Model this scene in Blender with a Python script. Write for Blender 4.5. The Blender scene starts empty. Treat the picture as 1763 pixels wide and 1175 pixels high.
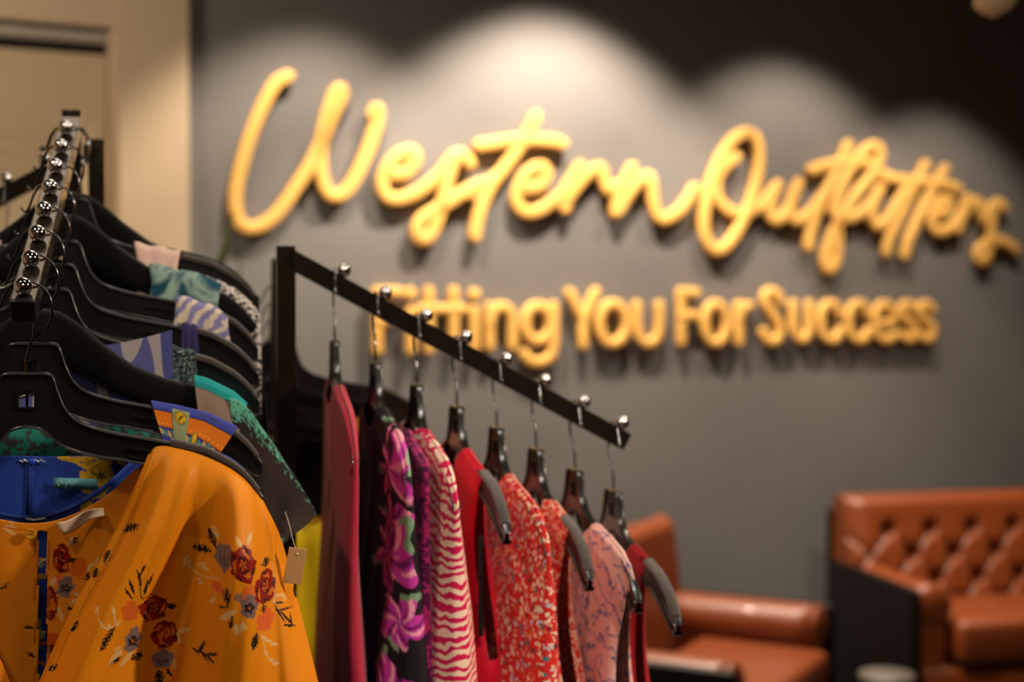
import bpy, bmesh, math, random
import numpy as np
from mathutils import Vector, Matrix
random.seed(7)
sc = bpy.context.scene
COL = sc.collection
PI = math.pi
# ------------------------------------------------------------------ camera
F = 1763*50/36.0
H = 1.5
PITCH = math.atan((587.5-530)/F)
CAM = Vector((0, 0, H))
FW = Vector((0, math.cos(PITCH), -math.sin(PITCH)))
UP = Vector((0, math.sin(PITCH), math.cos(PITCH)))
RT = Vector((1, 0, 0))
def ray(x, y): return FW + RT*((x-881.5)/F) - UP*((y-587.5)/F)
def at(x, y, d): return CAM + ray(x, y)*d
def hit(x, y, p, n):
    r = ray(x, y)
    return CAM + r*((p-CAM).dot(n)/r.dot(n))
def proj(p):
    v = p-CAM; d = v.dot(FW)
    return (881.5+F*v.x/d, 587.5-F*v.dot(UP)/d, d)
cd = bpy.data.cameras.new('camera'); cam = bpy.data.objects.new('camera', cd); COL.objects.link(cam)
cam.location = CAM; cam.rotation_euler = (PI/2-PITCH, 0, 0)
cd.lens = 50; cd.sensor_width = 36; cd.clip_start = .05; cd.clip_end = 60
cd.dof.use_dof = True; cd.dof.focus_distance = 1.27; cd.dof.aperture_fstop = 3.3; cd.dof.aperture_blades = 0
sc.camera = cam
# ------------------------------------------------------------------ helpers
def L(c):
    out = []
    for v in c:
        v /= 255.0
        out.append(v/12.92 if v <= .04045 else ((v+.055)/1.055)**2.4)
    return out
def rgba(c): return tuple(L(c))+(1,)
def tag(o, label=None, cat=None, group=None, kind=None):
    if label: o['label'] = label
    if cat: o['category'] = cat
    if group: o['group'] = group
    if kind: o['kind'] = kind
    return o
def empty(name, M=None, label=None, cat=None, group=None):
    o = bpy.data.objects.new(name, None); o.empty_display_size = .05; COL.objects.link(o)
    if M is not None: o.matrix_world = M
    return tag(o, label, cat, group)
def mesh_obj(name, verts, faces, mat, parent=None, M=None, smooth=True, autosmooth=None):
    me = bpy.data.meshes.new(name)
    me.from_pydata([tuple(v) for v in verts], [], faces); me.update()
    if smooth: me.polygons.foreach_set('use_smooth', [True]*len(me.polygons))
    o = bpy.data.objects.new(name, me); COL.objects.link(o)
    if mat: me.materials.append(mat)
    if parent: o.parent = parent
    if M is not None:
        if parent: o.matrix_local = M
        else: o.matrix_world = M
    return o
class MB:
    """collects geometry for one mesh"""
    def __init__(s): s.v = []; s.f = []; s.sm = []
    def add(s, vs, fs, smooth=True):
        b = len(s.v); s.v += [Vector(v) for v in vs]
        s.f += [tuple(i+b for i in f) for f in fs]; s.sm += [smooth]*len(fs)
    def box(s, c, size, R=None, bev=0.0):
        bm = bmesh.new(); bmesh.ops.create_cube(bm, size=1)
        for v in bm.verts: v.co = Vector((v.co.x*size[0], v.co.y*size[1], v.co.z*size[2]))
        if bev > 0: bmesh.ops.bevel(bm, geom=list(bm.edges), offset=bev, segments=3, profile=.5, affect='EDGES')
        R3 = R if R is not None else Matrix.Identity(3)
        bm.verts.index_update()
        s.add([R3 @ v.co + Vector(c) for v in bm.verts], [[v.index for v in f.verts] for f in bm.faces], bev > .004)
        bm.free()
    def tube(s, pts, r, n=8, cap=True, smooth=True):
        pts = [Vector(p) for p in pts]; m = len(pts)
        rr = r if hasattr(r, '__len__') else [r]*m
        t0 = (pts[1]-pts[0]).normalized()
        a = t0.orthogonal().normalized()
        vs = []
        for i, p in enumerate(pts):
            if i == 0: t = pts[1]-pts[0]
            elif i == m-1: t = pts[-1]-pts[-2]
            else: t = pts[i+1]-pts[i-1]
            t.normalize(); a = (a - t*a.dot(t)).normalized(); b = t.cross(a)
            for k in range(n):
                th = 2*PI*k/n
                vs.append(p + (a*math.cos(th)+b*math.sin(th))*rr[i])
        fs = [(i*n+k, i*n+(k+1) % n, (i+1)*n+(k+1) % n, (i+1)*n+k) for i in range(m-1) for k in range(n)]
        if cap:
            fs.append(tuple(range(n-1, -1, -1))); fs.append(tuple((m-1)*n+k for k in range(n)))
        s.add(vs, fs, smooth)
    def sphere(s, c, r, nu=20, nv=12, sc3=(1, 1, 1)):
        vs = []; fs = []
        for j in range(nv+1):
            ph = PI*j/nv
            for i in range(nu):
                th = 2*PI*i/nu
                vs.append(Vector(c)+Vector((r*sc3[0]*math.sin(ph)*math.cos(th), r*sc3[1]*math.sin(ph)*math.sin(th), r*sc3[2]*math.cos(ph))))
        for j in range(nv):
            for i in range(nu):
                fs.append((j*nu+i, (j+1)*nu+i, (j+1)*nu+(i+1) % nu, j*nu+(i+1) % nu))
        s.add(vs, fs)
    def lathe(s, prof, c=(0, 0, 0), n=32):
        vs = []; m = len(prof)
        for r, z in prof:
            for i in range(n):
                th = 2*PI*i/n; vs.append(Vector(c)+Vector((r*math.cos(th), r*math.sin(th), z)))
        fs = [(j*n+i, j*n+(i+1) % n, (j+1)*n+(i+1) % n, (j+1)*n+i) for j in range(m-1) for i in range(n)]
        s.add(vs, fs)
    def grid(s, P, smooth=True):
        """P: 2-D list of vectors"""
        a = len(P); b = len(P[0])
        s.add([p for row in P for p in row], [(i*b+j, i*b+j+1, (i+1)*b+j+1, (i+1)*b+j) for i in range(a-1) for j in range(b-1)], smooth)
    def build(s, name, mat, parent=None, M=None):
        o = mesh_obj(name, s.v, s.f, mat, parent, M, smooth=False)
        o.data.polygons.foreach_set('use_smooth', s.sm)
        return o
def smoothpath(pts, n=6):
    """Catmull-Rom through points"""
    P = [Vector(p) for p in pts]; out = []
    for i in range(len(P)-1):
        p0 = P[i-1] if i > 0 else P[0]*2-P[1]; p1 = P[i]; p2 = P[i+1]
        p3 = P[i+2] if i+2 < len(P) else P[-1]*2-P[-2]
        for k in range(n):
            t = k/n
            out.append(.5*((2*p1)+(p2-p0)*t+(2*p0-5*p1+4*p2-p3)*t*t+(3*p1-p0-3*p2+p3)*t**3))
    out.append(P[-1]); return out
def lerp(a, b, t): return a+(b-a)*t
def interp(x, xs, ys): return float(np.interp(x, xs, ys))
def sst(x, a, b):
    t = min(1, max(0, (x-a)/(b-a))); return t*t*(3-2*t)
# ------------------------------------------------------------------ materials
def newmat(name):
    m = bpy.data.materials.new(name); m.use_nodes = True
    nt = m.node_tree; b = nt.nodes['Principled BSDF']
    return m, nt, b
def pmat(name, col, rough=.5, metal=0, coat=0, bump=0, bscale=60, var=0, sheen=0, spec=None, trans=0):
    m, nt, b = newmat(name); N = nt.nodes; K = nt.links
    b.inputs['Base Color'].default_value = rgba(col); b.inputs['Roughness'].default_value = rough
    b.inputs['Metallic'].default_value = metal; b.inputs['Coat Weight'].default_value = coat
    if sheen: b.inputs['Sheen Weight'].default_value = sheen; b.inputs['Sheen Roughness'].default_value = .4
    if spec is not None: b.inputs['Specular IOR Level'].default_value = spec
    if trans: b.inputs['Transmission Weight'].default_value = trans
    tc = N.new('ShaderNodeTexCoord')
    if bump or var:
        nz = N.new('ShaderNodeTexNoise'); nz.inputs['Scale'].default_value = bscale; nz.inputs['Detail'].default_value = 5
        K.new(tc.outputs['Object'], nz.inputs['Vector'])
        if bump:
            bp = N.new('ShaderNodeBump'); bp.inputs['Strength'].default_value = bump; bp.inputs['Distance'].default_value = .003
            K.new(nz.outputs['Fac'], bp.inputs['Height']); K.new(bp.outputs['Normal'], b.inputs['Normal'])
        if var:
            mx = N.new('ShaderNodeMixRGB'); mx.blend_type = 'MULTIPLY'; mx.inputs['Fac'].default_value = var
            mx.inputs['Color1'].default_value = rgba(col)
            rp = N.new('ShaderNodeValToRGB'); rp.color_ramp.elements[0].position = .3; rp.color_ramp.elements[1].position = .7
            rp.color_ramp.elements[0].color = (.45, .45, .45, 1)
            K.new(nz.outputs['Fac'], rp.inputs['Fac']); K.new(rp.outputs['Color'], mx.inputs['Color2']); K.new(mx.outputs['Color'], b.inputs['Base Color'])
    return m
def cloth_common(nt, b, rough=.75, weave=True, sheen=.25, translucent=0):
    N = nt.nodes; K = nt.links
    b.inputs['Roughness'].default_value = rough; b.inputs['Specular IOR Level'].default_value = .2
    b.inputs['Sheen Weight'].default_value = sheen*.2; b.inputs['Sheen Roughness'].default_value = .5
    tc = N.new('ShaderNodeTexCoord'); nz = N.new('ShaderNodeTexNoise'); nz.inputs['Scale'].default_value = 900
    mp = N.new('ShaderNodeMapping'); mp.inputs['Scale'].default_value = (1, 1, .25)
    K.new(tc.outputs['Object'], mp.inputs['Vector']); K.new(mp.outputs['Vector'], nz.inputs['Vector'])
    bp = N.new('ShaderNodeBump'); bp.inputs['Strength'].default_value = .12; bp.inputs['Distance'].default_value = .0006
    K.new(nz.outputs['Fac'], bp.inputs['Height']); K.new(bp.outputs['Normal'], b.inputs['Normal'])
def ramp(nt, stops, interp_='CONSTANT'):
    r = nt.nodes.new('ShaderNodeValToRGB'); cr = r.color_ramp; cr.interpolation = interp_
    while len(cr.elements) < len(stops): cr.elements.new(.5)
    for e, (p, c) in zip(cr.elements, stops): e.position = p; e.color = rgba(c)
    return r
def cloth(name, col, rough=.75, sheen=.25):
    m, nt, b = newmat(name); b.inputs['Base Color'].default_value = rgba(col); cloth_common(nt, b, rough, sheen=sheen); return m
def cloth_attr(name, rough=.6, sheen=.1):
    m, nt, b = newmat(name); a = nt.nodes.new('ShaderNodeVertexColor'); a.layer_name = 'print'
    nt.links.new(a.outputs['Color'], b.inputs['Base Color']); cloth_common(nt, b, rough, sheen=sheen); return m
def cloth_wave(name, stops, scale=30, dist=6, dscale=2, rot=(0, 0, 0), mscale=(1, 1, 1), kind='BANDS', detail=3):
    m, nt, b = newmat(name); N = nt.nodes; K = nt.links
    tc = N.new('ShaderNodeTexCoord'); mp = N.new('ShaderNodeMapping'); mp.inputs['Rotation'].default_value = rot; mp.inputs['Scale'].default_value = mscale
    w = N.new('ShaderNodeTexWave'); w.wave_type = kind; w.bands_direction = 'Z'
    w.inputs['Scale'].default_value = scale; w.inputs['Distortion'].default_value = dist; w.inputs['Detail'].default_value = detail; w.inputs['Detail Scale'].default_value = dscale
    r = ramp(nt, stops)
    K.new(tc.outputs['Object'], mp.inputs['Vector']); K.new(mp.outputs['Vector'], w.inputs['Vector']); K.new(w.outputs['Fac'], r.inputs['Fac']); K.new(r.outputs['Color'], b.inputs['Base Color'])
    cloth_common(nt, b); return m
def cloth_noise(name, stops, scale=30, detail=2, distort=0, mscale=(1, 1, 1), inter='CONSTANT'):
    m, nt, b = newmat(name); N = nt.nodes; K = nt.links
    tc = N.new('ShaderNodeTexCoord'); mp = N.new('ShaderNodeMapping'); mp.inputs['Scale'].default_value = mscale
    w = N.new('ShaderNodeTexNoise'); w.inputs['Scale'].default_value = scale; w.inputs['Detail'].default_value = detail; w.inputs['Distortion'].default_value = distort
    r = ramp(nt, stops, inter)
    K.new(tc.outputs['Object'], mp.inputs['Vector']); K.new(mp.outputs['Vector'], w.inputs['Vector']); K.new(w.outputs['Fac'], r.inputs['Fac']); K.new(r.outputs['Color'], b.inputs['Base Color'])
    cloth_common(nt, b); return m
def cloth_voronoi(name, stops, scale=60, rings=0, base=None):
    """cells coloured at random (stops by cell value) shown only near each cell's centre, over a ground colour"""
    m, nt, b = newmat(name); N = nt.nodes; K = nt.links
    tc = N.new('ShaderNodeTexCoord'); nz = N.new('ShaderNodeTexNoise'); nz.inputs['Scale'].default_value = scale*1.5
    mx = N.new('ShaderNodeMixRGB'); mx.inputs['Fac'].default_value = .012 if not rings else .002
    K.new(tc.outputs['Object'], nz.inputs['Vector']); K.new(tc.outputs['Object'], mx.inputs['Color1']); K.new(nz.outputs['Color'], mx.inputs['Color2'])
    v = N.new('ShaderNodeTexVoronoi'); v.inputs['Scale'].default_value = scale; K.new(mx.outputs['Color'], v.inputs['Vector'])
    if rings:
        mt = N.new('ShaderNodeMath'); mt.operation = 'MULTIPLY'; mt.inputs[1].default_value = rings; K.new(v.outputs['Distance'], mt.inputs[0])
        fr = N.new('ShaderNodeMath'); fr.operation = 'FRACT'; K.new(mt.outputs[0], fr.inputs[0])
        r = ramp(nt, stops); K.new(fr.outputs[0], r.inputs['Fac']); K.new(r.outputs['Color'], b.inputs['Base Color'])
    else:
        sp = N.new('ShaderNodeSeparateColor'); K.new(v.outputs['Color'], sp.inputs[0])
        r = ramp(nt, stops); K.new(sp.outputs[0], r.inputs['Fac'])
        th = ramp(nt, [(0, (255, 255, 255)), (.42, (0, 0, 0))]); K.new(v.outputs['Distance'], th.inputs['Fac'])
        m2 = N.new('ShaderNodeMixRGB'); m2.inputs['Color1'].default_value = rgba(base); K.new(th.outputs['Color'], m2.inputs['Fac']); K.new(r.outputs['Color'], m2.inputs['Color2'])
        K.new(m2.outputs['Color'], b.inputs['Base Color'])
    cloth_common(nt, b); return m
M_black = pmat('black_plastic', (22, 19, 18), .28, coat=.25, bump=.02, bscale=400)
M_velvet = pmat('black_velvet', (12, 11, 11), .9, bump=.6, bscale=900, sheen=.35, spec=.1)
M_flock = pmat('brown_flocking', (70, 59, 52), .95, bump=.8, bscale=1200, var=.5, sheen=.5)
M_chrome = pmat('chrome', (225, 225, 228), .06, metal=1)
M_wire = pmat('steel_wire', (112, 110, 112), .14, metal=1)
M_rack = pmat('rack_metal', (60, 50, 44), .2, metal=.75, bump=.04, bscale=250, coat=.3)
M_racktop = M_rack
M_gold = pmat('gold_paint', (246, 188, 98), .5)
M_leather = pmat('tan_leather', (128, 60, 24), .38, bump=.35, bscale=90, coat=.12, var=.25)
M_button = pmat('leather_button', (120, 52, 22), .4)
M_wood = pmat('dark_wood', (17, 8, 7), .5, bump=.1, bscale=40, spec=.25)
M_leaf = pmat('plant_leaf', (112, 132, 46), .4, var=.5, bscale=18)
M_pot = pmat('pot_ceramic', (70, 66, 62), .6, bump=.1)
M_stone = pmat('table_top_stone', (98, 90, 82), .5, var=.2, bscale=20)
# ------------------------------------------------------------------ wall frame
WP = at(640, 530, 4.36); WP.z = 0
WT = Vector((.896, .4446, 0)).normalized(); WN = Vector((WT.y, -WT.x, 0))
WM3 = Matrix((WT, WN, Vector((0, 0, 1)))).transposed()      # columns: along, out, up
def wtz(x, y, off=0.0):
    p = hit(x, y, WP+WN*off, WN)-WP
    return p.dot(WT), p.z
def W(t, n, z): return WP+WT*t+WN*n+Vector((0, 0, z))
def wbox(mb, t0, t1, n0, n1, z0, z1, bev=0): mb.box(W((t0+t1)/2, (n0+n1)/2, (z0+z1)/2), (abs(t1-t0), abs(n1-n0), abs(z1-z0)), WM3, bev)
CE = 2.95
def wallmat(name, col, rough, bs, var):
    return pmat(name, col, rough, bump=.15, bscale=bs, var=var)
M_wgrey = wallmat('charcoal_paint', (116, 112, 110), .6, 6, .12)
M_beige = wallmat('beige_paint', (205, 180, 150), .55, 8, .04)
M_door = wallmat('door_paint', (200, 176, 142), .55, 8, .04)
M_dim = wallmat('taupe_paint', (112, 100, 88), .6, 8, .04)
M_ceil = wallmat('ceiling_paint', (84, 78, 72), .8, 8, .05)
M_floor = pmat('dark_floor', (60, 50, 44), .45, var=.4, bscale=3)
m = MB(); wbox(m, -3.2, 3.6, -.1, 0, 0, CE); tag(m.build('wall_back', M_wgrey), kind='structure')
C0 = W(0, 0, 0)
m = MB(); m.box(W(.2, 3.3, -.05), (6.8, 6.8, .1), WM3); tag(m.build('floor', M_floor), kind='structure')
m = MB(); m.box(W(.2, 3.3, CE+.05), (6.8, 6.8, .1), WM3); tag(m.build('ceiling', M_ceil), kind='structure')
m = MB(); wbox(m, -3.3, -3.2, -.1, 6.7, 0, CE); tag(m.build('wall_left', M_beige), kind='structure')
m = MB(); wbox(m, 3.6, 3.7, -.1, 6.7, 0, CE); tag(m.build('wall_right', M_dim), kind='structure')
m = MB(); wbox(m, -3.2, 3.6, 6.6, 6.7, 0, CE); tag(m.build('wall_front', M_dim), kind='structure')
tb, _ = wtz(326, 300, .06)
m = MB(); wbox(m, tb, 3.6, 0, .015, 0, .1); tag(m.build('baseboard_back', M_wood), kind='structure')
# beige door surround and recessed door
tc_, _ = wtz(205, 300, .06); tj, _ = wtz(186, 300, .02)
_, zh = wtz(150, 44, .055)
m = MB()
wbox(m, tc_, tb, 0, .06, 0, CE)
m2 = MB(); wbox(m2, tc_-.012, tc_, 0, .048, 0, zh); wbox(m2, tj, tc_-.012, 0, .035, 0, zh)
tag(m.build('trim_1', M_beige), kind='structure'); tag(m2.build('trim_2', M_beige), kind='structure')
m = MB(); wbox(m, -3.2, tc_, 0, .052, zh, CE); tag(m.build('trim_3', M_beige), kind='structure')
_, zr1 = wtz(90, 58, .03); _, zr2 = wtz(90, 71, .03); _, zg = wtz(90, 90, .01)
m = MB(); wbox(m, -3.2, tj, .01, .04, zr2, zh-.012, .008); tag(m.build('trim_4', pmat('door_track', (190, 180, 165), .3, metal=.3)), kind='structure')
m = MB(); wbox(m, -3.2, tj, .0, .006, zg-.03, zh); tag(m.build('gap_shade', pmat('shadow_gap', (14, 11, 9), .8)), kind='structure')  # near-black strip paints the shade in the recess above the door
m = MB(); wbox(m, -3.2, tj-.004, .006, .02, 0, zg)
for yy in (232, 262, 290):
    _, z_ = wtz(90, yy, .02); wbox(m, -3.2, tj-.1, .019, .0225, z_-.004, z_+.004, .0015)
tag(m.build('door_1', M_door), kind='structure')
# ------------------------------------------------------------------ lettering
def stroke(mb, pts, r, z0, z1, closed=False, cn=5):
    """flat-cut rounded stroke along wall-plane points (t,z); pts list of (t,z)"""
    P = [Vector((p[0], 0, p[1])) for p in pts]
    m_ = len(P); b = .22*r
    sec = [(-1, 0), (-1, .72), (-.9, .92), (-.72, 1), (.72, 1), (.9, .92), (1, .72), (1, 0)]
    rings = []
    def ring(p, nrm, rad):
        vs = []
        for a, h in sec:
            q = p+nrm*(a*rad); vs.append(W(q.x, lerp(z0, z1, h), q.z))
        return vs
    T = []
    for i in range(m_):
        t = (P[min(i+1, m_-1)]-P[max(i-1, 0)]) if not closed else (P[(i+1) % m_]-P[i-1])
        T.append(t.normalized())
    nr = lambda t: Vector((-t.z, 0, t.x))
    if not closed:
        for k in range(cn):
            a = PI/2*(1-k/cn); rings.append(ring(P[0]-T[0]*(r*math.sin(a)), nr(T[0]), r*max(.03, math.cos(a))))
    for i in range(m_): rings.append(ring(P[i], nr(T[i]), r))
    if not closed:
        for k in range(1, cn+1):
            a = PI/2*k/cn; rings.append(ring(P[-1]+T[-1]*(r*math.sin(a)), nr(T[-1]), r*max(.03, math.cos(a))))
    k = len(sec); n = len(rings); fs = []
    for i in range(n-1 if not closed else n):
        j = (i+1) % n
        for q in range(k-1): fs.append((i*k+q, i*k+q+1, j*k+q+1, j*k+q))
        fs.append((i*k+k-1, i*k, j*k, j*k+k-1))
    mb.add([v for rg in rings for v in rg], fs, True)
_so = [0]
def letter(parent, strokes, org, sc_, r, name='letter', lab=None, group=None, cat=None):
    mb = MB()
    for st in strokes:
        closed = False; rr = r
        if st[0] == 'ell':
            _, cx, cy, rx, ry = st; pts = [(cx+rx*math.cos(a*PI/16), cy+ry*math.sin(a*PI/16)) for a in range(32)]; closed = True
        elif st[0] == 'dot':
            pts = [(st[1], st[2]-3), (st[1], st[2]+3)]; rr = r*1.15
        elif st[0] == 'lin': pts = st[1:]
        else:
            pts = [(p.x, p.y) for p in smoothpath([(a, b, 0) for a, b in st], 6)]
        w = [wtz(org[0]+p[0]/sc_, org[1]+p[1]/sc_, .035) for p in pts]
        _so[0] = (_so[0]+1) % 7
        stroke(mb, w, rr, .012, .034+.0004*_so[0], closed)
    # stand-off pins behind the letter
    p0 = w[0]; mb.box(W(p0[0], .006, p0[1]), (.008, .014, .008), WM3)
    o = mb.build(name, M_gold, parent)
    if lab: tag(o, lab, cat, group)
    return o
C1 = ((330, 80), 2.938); C2 = ((800, 160), 2.938); C3 = ((1180, 180), 3.024)
wes = tag(empty('sign_lettering'), 'gold raised script word Western, larger upper left word on charcoal wall', 'sign', 'gold script words of the wall sign')
R1 = .0195
letter(wes, [[(490, 150), (430, 185), (370, 290), (310, 430), (262, 580), (230, 720), (227, 820), (250, 892), (300, 920), (370, 900), (450, 830), (540, 700), (610, 590), (670, 460), (715, 350), (765, 245), (757, 214), (728, 245), (695, 340), (665, 460), (657, 580), (668, 680), (700, 745), (750, 755), (805, 710), (860, 610), (910, 490), (945, 370), (943, 310), (925, 345)]], *C1, R1)
letter(wes, [[(1000, 640), (1080, 645), (1130, 590), (1135, 545), (1100, 530), (1040, 560), (985, 635), (970, 700), (990, 755), (1040, 772), (1110, 755), (1180, 715), (1250, 660), (1320, 590)]], *C1, R1)
letter(wes, [[(1270, 640), (1320, 570), (1355, 545), (1390, 560), (1412, 590)], [(1335, 565), (1310, 640), (1285, 740), (1260, 830), (1235, 920), (1195, 972), (1155, 970), (1145, 925), (1165, 880), (1220, 840), (1290, 800), (1380, 740), (1470, 695)]], *C1, R1)
letter(wes, [[(365, 120), (330, 190), (270, 290), (200, 390), (150, 450), (110, 530), (80, 610), (62, 690), (60, 725)], [(80, 265), (150, 255), (250, 240), (350, 237), (440, 242), (497, 255)], [(40, 515), (100, 475), (180, 415)]], *C2, R1)
letter(wes, [[(310, 480), (380, 475), (420, 425), (410, 380), (365, 378), (310, 420), (272, 500), (272, 560), (310, 600), (370, 600), (440, 560), (500, 510), (550, 440), (590, 375)]], *C2, R1)
letter(wes, [[(590, 372), (560, 450), (530, 530), (515, 585)], [(530, 530), (590, 450), (640, 400), (690, 380), (708, 410), (715, 460), (740, 497), (780, 470)]], *C2, R1)
letter(wes, [[(855, 380), (820, 450), (780, 540), (770, 608)], [(780, 600), (850, 490), (910, 430), (945, 430), (955, 490), (965, 570), (985, 625), (1025, 638), (1090, 600), (1140, 540), (1170, 485)]], *C2, R1)
outf = tag(empty('sign_lettering'), 'gold raised script word Outfitters, right hand upper word on charcoal wall', 'sign', 'gold script words of the wall sign')
letter(outf, [[(330, 147), (370, 170), (390, 240), (388, 330), (370, 430), (340, 530), (290, 640), (230, 730), (180, 760), (140, 740), (110, 680), (105, 590), (120, 490), (150, 380), (190, 280), (240, 200), (290, 157), (330, 147)],
              [(272, 275), (215, 320), (178, 380), (168, 450), (205, 526), (281, 570), (345, 558), (410, 520), (450, 470), (490, 420)]], *C3, R1)
letter(outf, [[(490, 420), (458, 500), (453, 570), (480, 602), (520, 580), (560, 510), (600, 410)], [(600, 410), (565, 490), (558, 570), (590, 605), (640, 580), (700, 510), (760, 430)]], *C3, R1)
letter(outf, [[(855, 212), (820, 300), (770, 400), (720, 500), (680, 600), (655, 690), (652, 738)], [(665, 342), (730, 320), (800, 305), (880, 300), (960, 303)]], *C3, R1)
letter(outf, [[(775, 560), (820, 430), (870, 330), (930, 250), (985, 215), (1022, 235), (1015, 300), (970, 380), (900, 465), (845, 550), (800, 620), (765, 700), (738, 790), (745, 852), (775, 852), (798, 790), (802, 690), (800, 600), (860, 592), (930, 560), (990, 500)]], *C3, R1)
letter(outf, [[(1022, 440), (985, 520), (980, 590), (1010, 635), (1060, 600), (1110, 520), (1160, 440)], ('dot', 1045, 370)], *C3, R1)
letter(outf, [[(1258, 312), (1220, 390), (1170, 490), (1120, 600), (1075, 690), (1055, 770)], [(1060, 378), (1120, 390), (1200, 398), (1270, 402)]], *C3, R1)
letter(outf, [[(1358, 335), (1320, 400), (1260, 510), (1210, 620), (1170, 710), (1152, 785)], [(1230, 400), (1300, 406), (1370, 415), (1430, 440)]], *C3, R1)
letter(outf, [[(1310, 580), (1365, 560), (1390, 515), (1360, 495), (1315, 530), (1290, 600), (1310, 655), (1370, 655), (1430, 595), (1480, 520)]], *C3, R1)
letter(outf, [[(1480, 490), (1450, 570), (1430, 650)], [(1440, 610), (1490, 540), (1535, 508), (1548, 550), (1560, 600)]], *C3, R1)
letter(outf, [[(1560, 600), (1600, 540), (1640, 512), (1668, 535)], [(1615, 540), (1605, 620), (1600, 690), (1588, 760), (1568, 815), (1535, 800), (1540, 755), (1590, 720), (1650, 710), (1700, 730), (1730, 755)]], *C3, R1)
C4 = ((620, 450), 3.148); C5 = ((1140, 450), 3.526)
R2 = .0165
TL = [
 ('F', 'Fitting', 'capital F starting the word Fitting, behind the rack arm', C4, [('lin', (100, 168), (100, 485)), ('lin', (100, 168), (215, 168)), ('lin', (100, 322), (185, 322))]),
 ('i', '', 'letter i right after the F of Fitting', C4, [('lin', (280, 275), (280, 485)), ('dot', 280, 178)]),
 ('t', '', 'first letter t in Fitting', C4, [('lin', (380, 165), (380, 480)), ('lin', (335, 262), (430, 262))]),
 ('t', '', 'second letter t in Fitting', C4, [('lin', (515, 165), (515, 475)), ('lin', (465, 262), (565, 262))]),
 ('i', '', 'letter i between t and n in Fitting', C4, [('lin', (627, 268), (627, 468)), ('dot', 627, 183)]),
 ('n', '', 'letter n in Fitting', C4, [('lin', (710, 250), (710, 463)), [(710, 340), (725, 280), (770, 248), (812, 262), (832, 315), (834, 400), (834, 463)]]),
 ('g', '', 'letter g ending the word Fitting, with its tail', C4, [('ell', 972, 338, 70, 95), [(1058, 245), (1058, 350), (1058, 440), (1040, 515), (980, 550), (920, 535), (897, 502)]]),
 ('Y', '', 'capital Y starting the word You', C4, [('lin', (1143, 172), (1217, 320)), ('lin', (1283, 168), (1217, 320), (1217, 455))]),
 ('o', '', 'letter o in You', C4, [('ell', 1377, 340, 74, 108)]),
 ('u', '', 'letter u ending the word You', C4, [[(1510, 240), (1510, 340), (1520, 410), (1570, 447), (1615, 420), (1630, 350), (1630, 240)]]),
 ('F', '', 'capital F starting the word For', C5, [('lin', (125, 190), (125, 492)), ('lin', (125, 190), (215, 193)), ('lin', (125, 332), (205, 332))]),
 ('o', '', 'letter o in For', C5, [('ell', 335, 380, 68, 118)]),
 ('r', '', 'letter r ending the word For', C5, [('lin', (475, 268), (475, 492)), [(475, 350), (492, 295), (535, 272)]]),
 ('S', '', 'capital S starting the word Success', C5, [[(728, 245), (712, 203), (675, 185), (638, 207), (638, 260), (680, 322), (722, 390), (725, 452), (690, 488), (650, 480), (627, 430)]]),
 ('u', '', 'letter u in Success', C5, [[(808, 262), (808, 390), (830, 458), (860, 478), (892, 455), (906, 390), (906, 262)]]),
 ('c', '', 'first letter c in Success', C5, [[(1085, 320), (1065, 272), (1030, 260), (988, 290), (972, 370), (988, 445), (1035, 480), (1075, 465), (1092, 420)]]),
 ('c', '', 'second letter c in Success', C5, [[(1255, 320), (1235, 272), (1200, 260), (1158, 290), (1142, 370), (1158, 445), (1205, 480), (1245, 465), (1262, 420)]]),
 ('e', '', 'letter e in Success', C5, [[(1315, 380), (1405, 378), (1412, 320), (1370, 262), (1322, 290), (1302, 370), (1318, 445), (1370, 480), (1420, 452)]]),
 ('s', '', 'first of the two closing letters s in Success', C5, [[(1540, 295), (1510, 262), (1472, 275), (1468, 325), (1510, 370), (1545, 412), (1535, 462), (1500, 475), (1467, 448)]]),
 ('s', '', 'last letter s closing the word Success', C5, [[(1650, 295), (1620, 262), (1582, 275), (1578, 325), (1620, 370), (1655, 412), (1645, 462), (1610, 475), (1577, 448)]]),
]
for ch, _, lab, cc, st in TL:
    letter(None, st, *cc, R2, 'sign_letter', 'gold raised '+lab+' on charcoal wall', 'gold letters of the lower sign line', 'sign letter')
# ------------------------------------------------------------------ rack
A11 = math.radians(11)
E1 = Vector((math.cos(A11), math.sin(A11), 0)); E2 = Vector((-math.sin(A11), math.cos(A11), 0)); ZZ = Vector((0, 0, 1))
TB = .022; SL = math.radians(28.6); ALEN = .464; NB = 8; SP = .0550
pa = at(40, 535, 1.28)            # near end of the arm that comes toward the camera
TOPA = pa + E2*(ALEN*math.cos(SL)) + ZZ*(ALEN*math.sin(SL))
pc = at(492, 442, 1.655); pb = at(167, 256, 1.90); pd = at(481, 461, 1.98)
rack = empty('clothing_rack', Matrix.Translation((TOPA.x+.1, TOPA.y+.1, 0)), 'black square tube four way garment rack with sloping ball studded arms', 'clothing rack')
RO = Vector((TOPA.x+.1, TOPA.y+.1, 0))
R11 = Matrix.Rotation(A11, 3, 'Z')
ARM = {}
def rel(p): return Matrix.Translation(p-RO)
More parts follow.
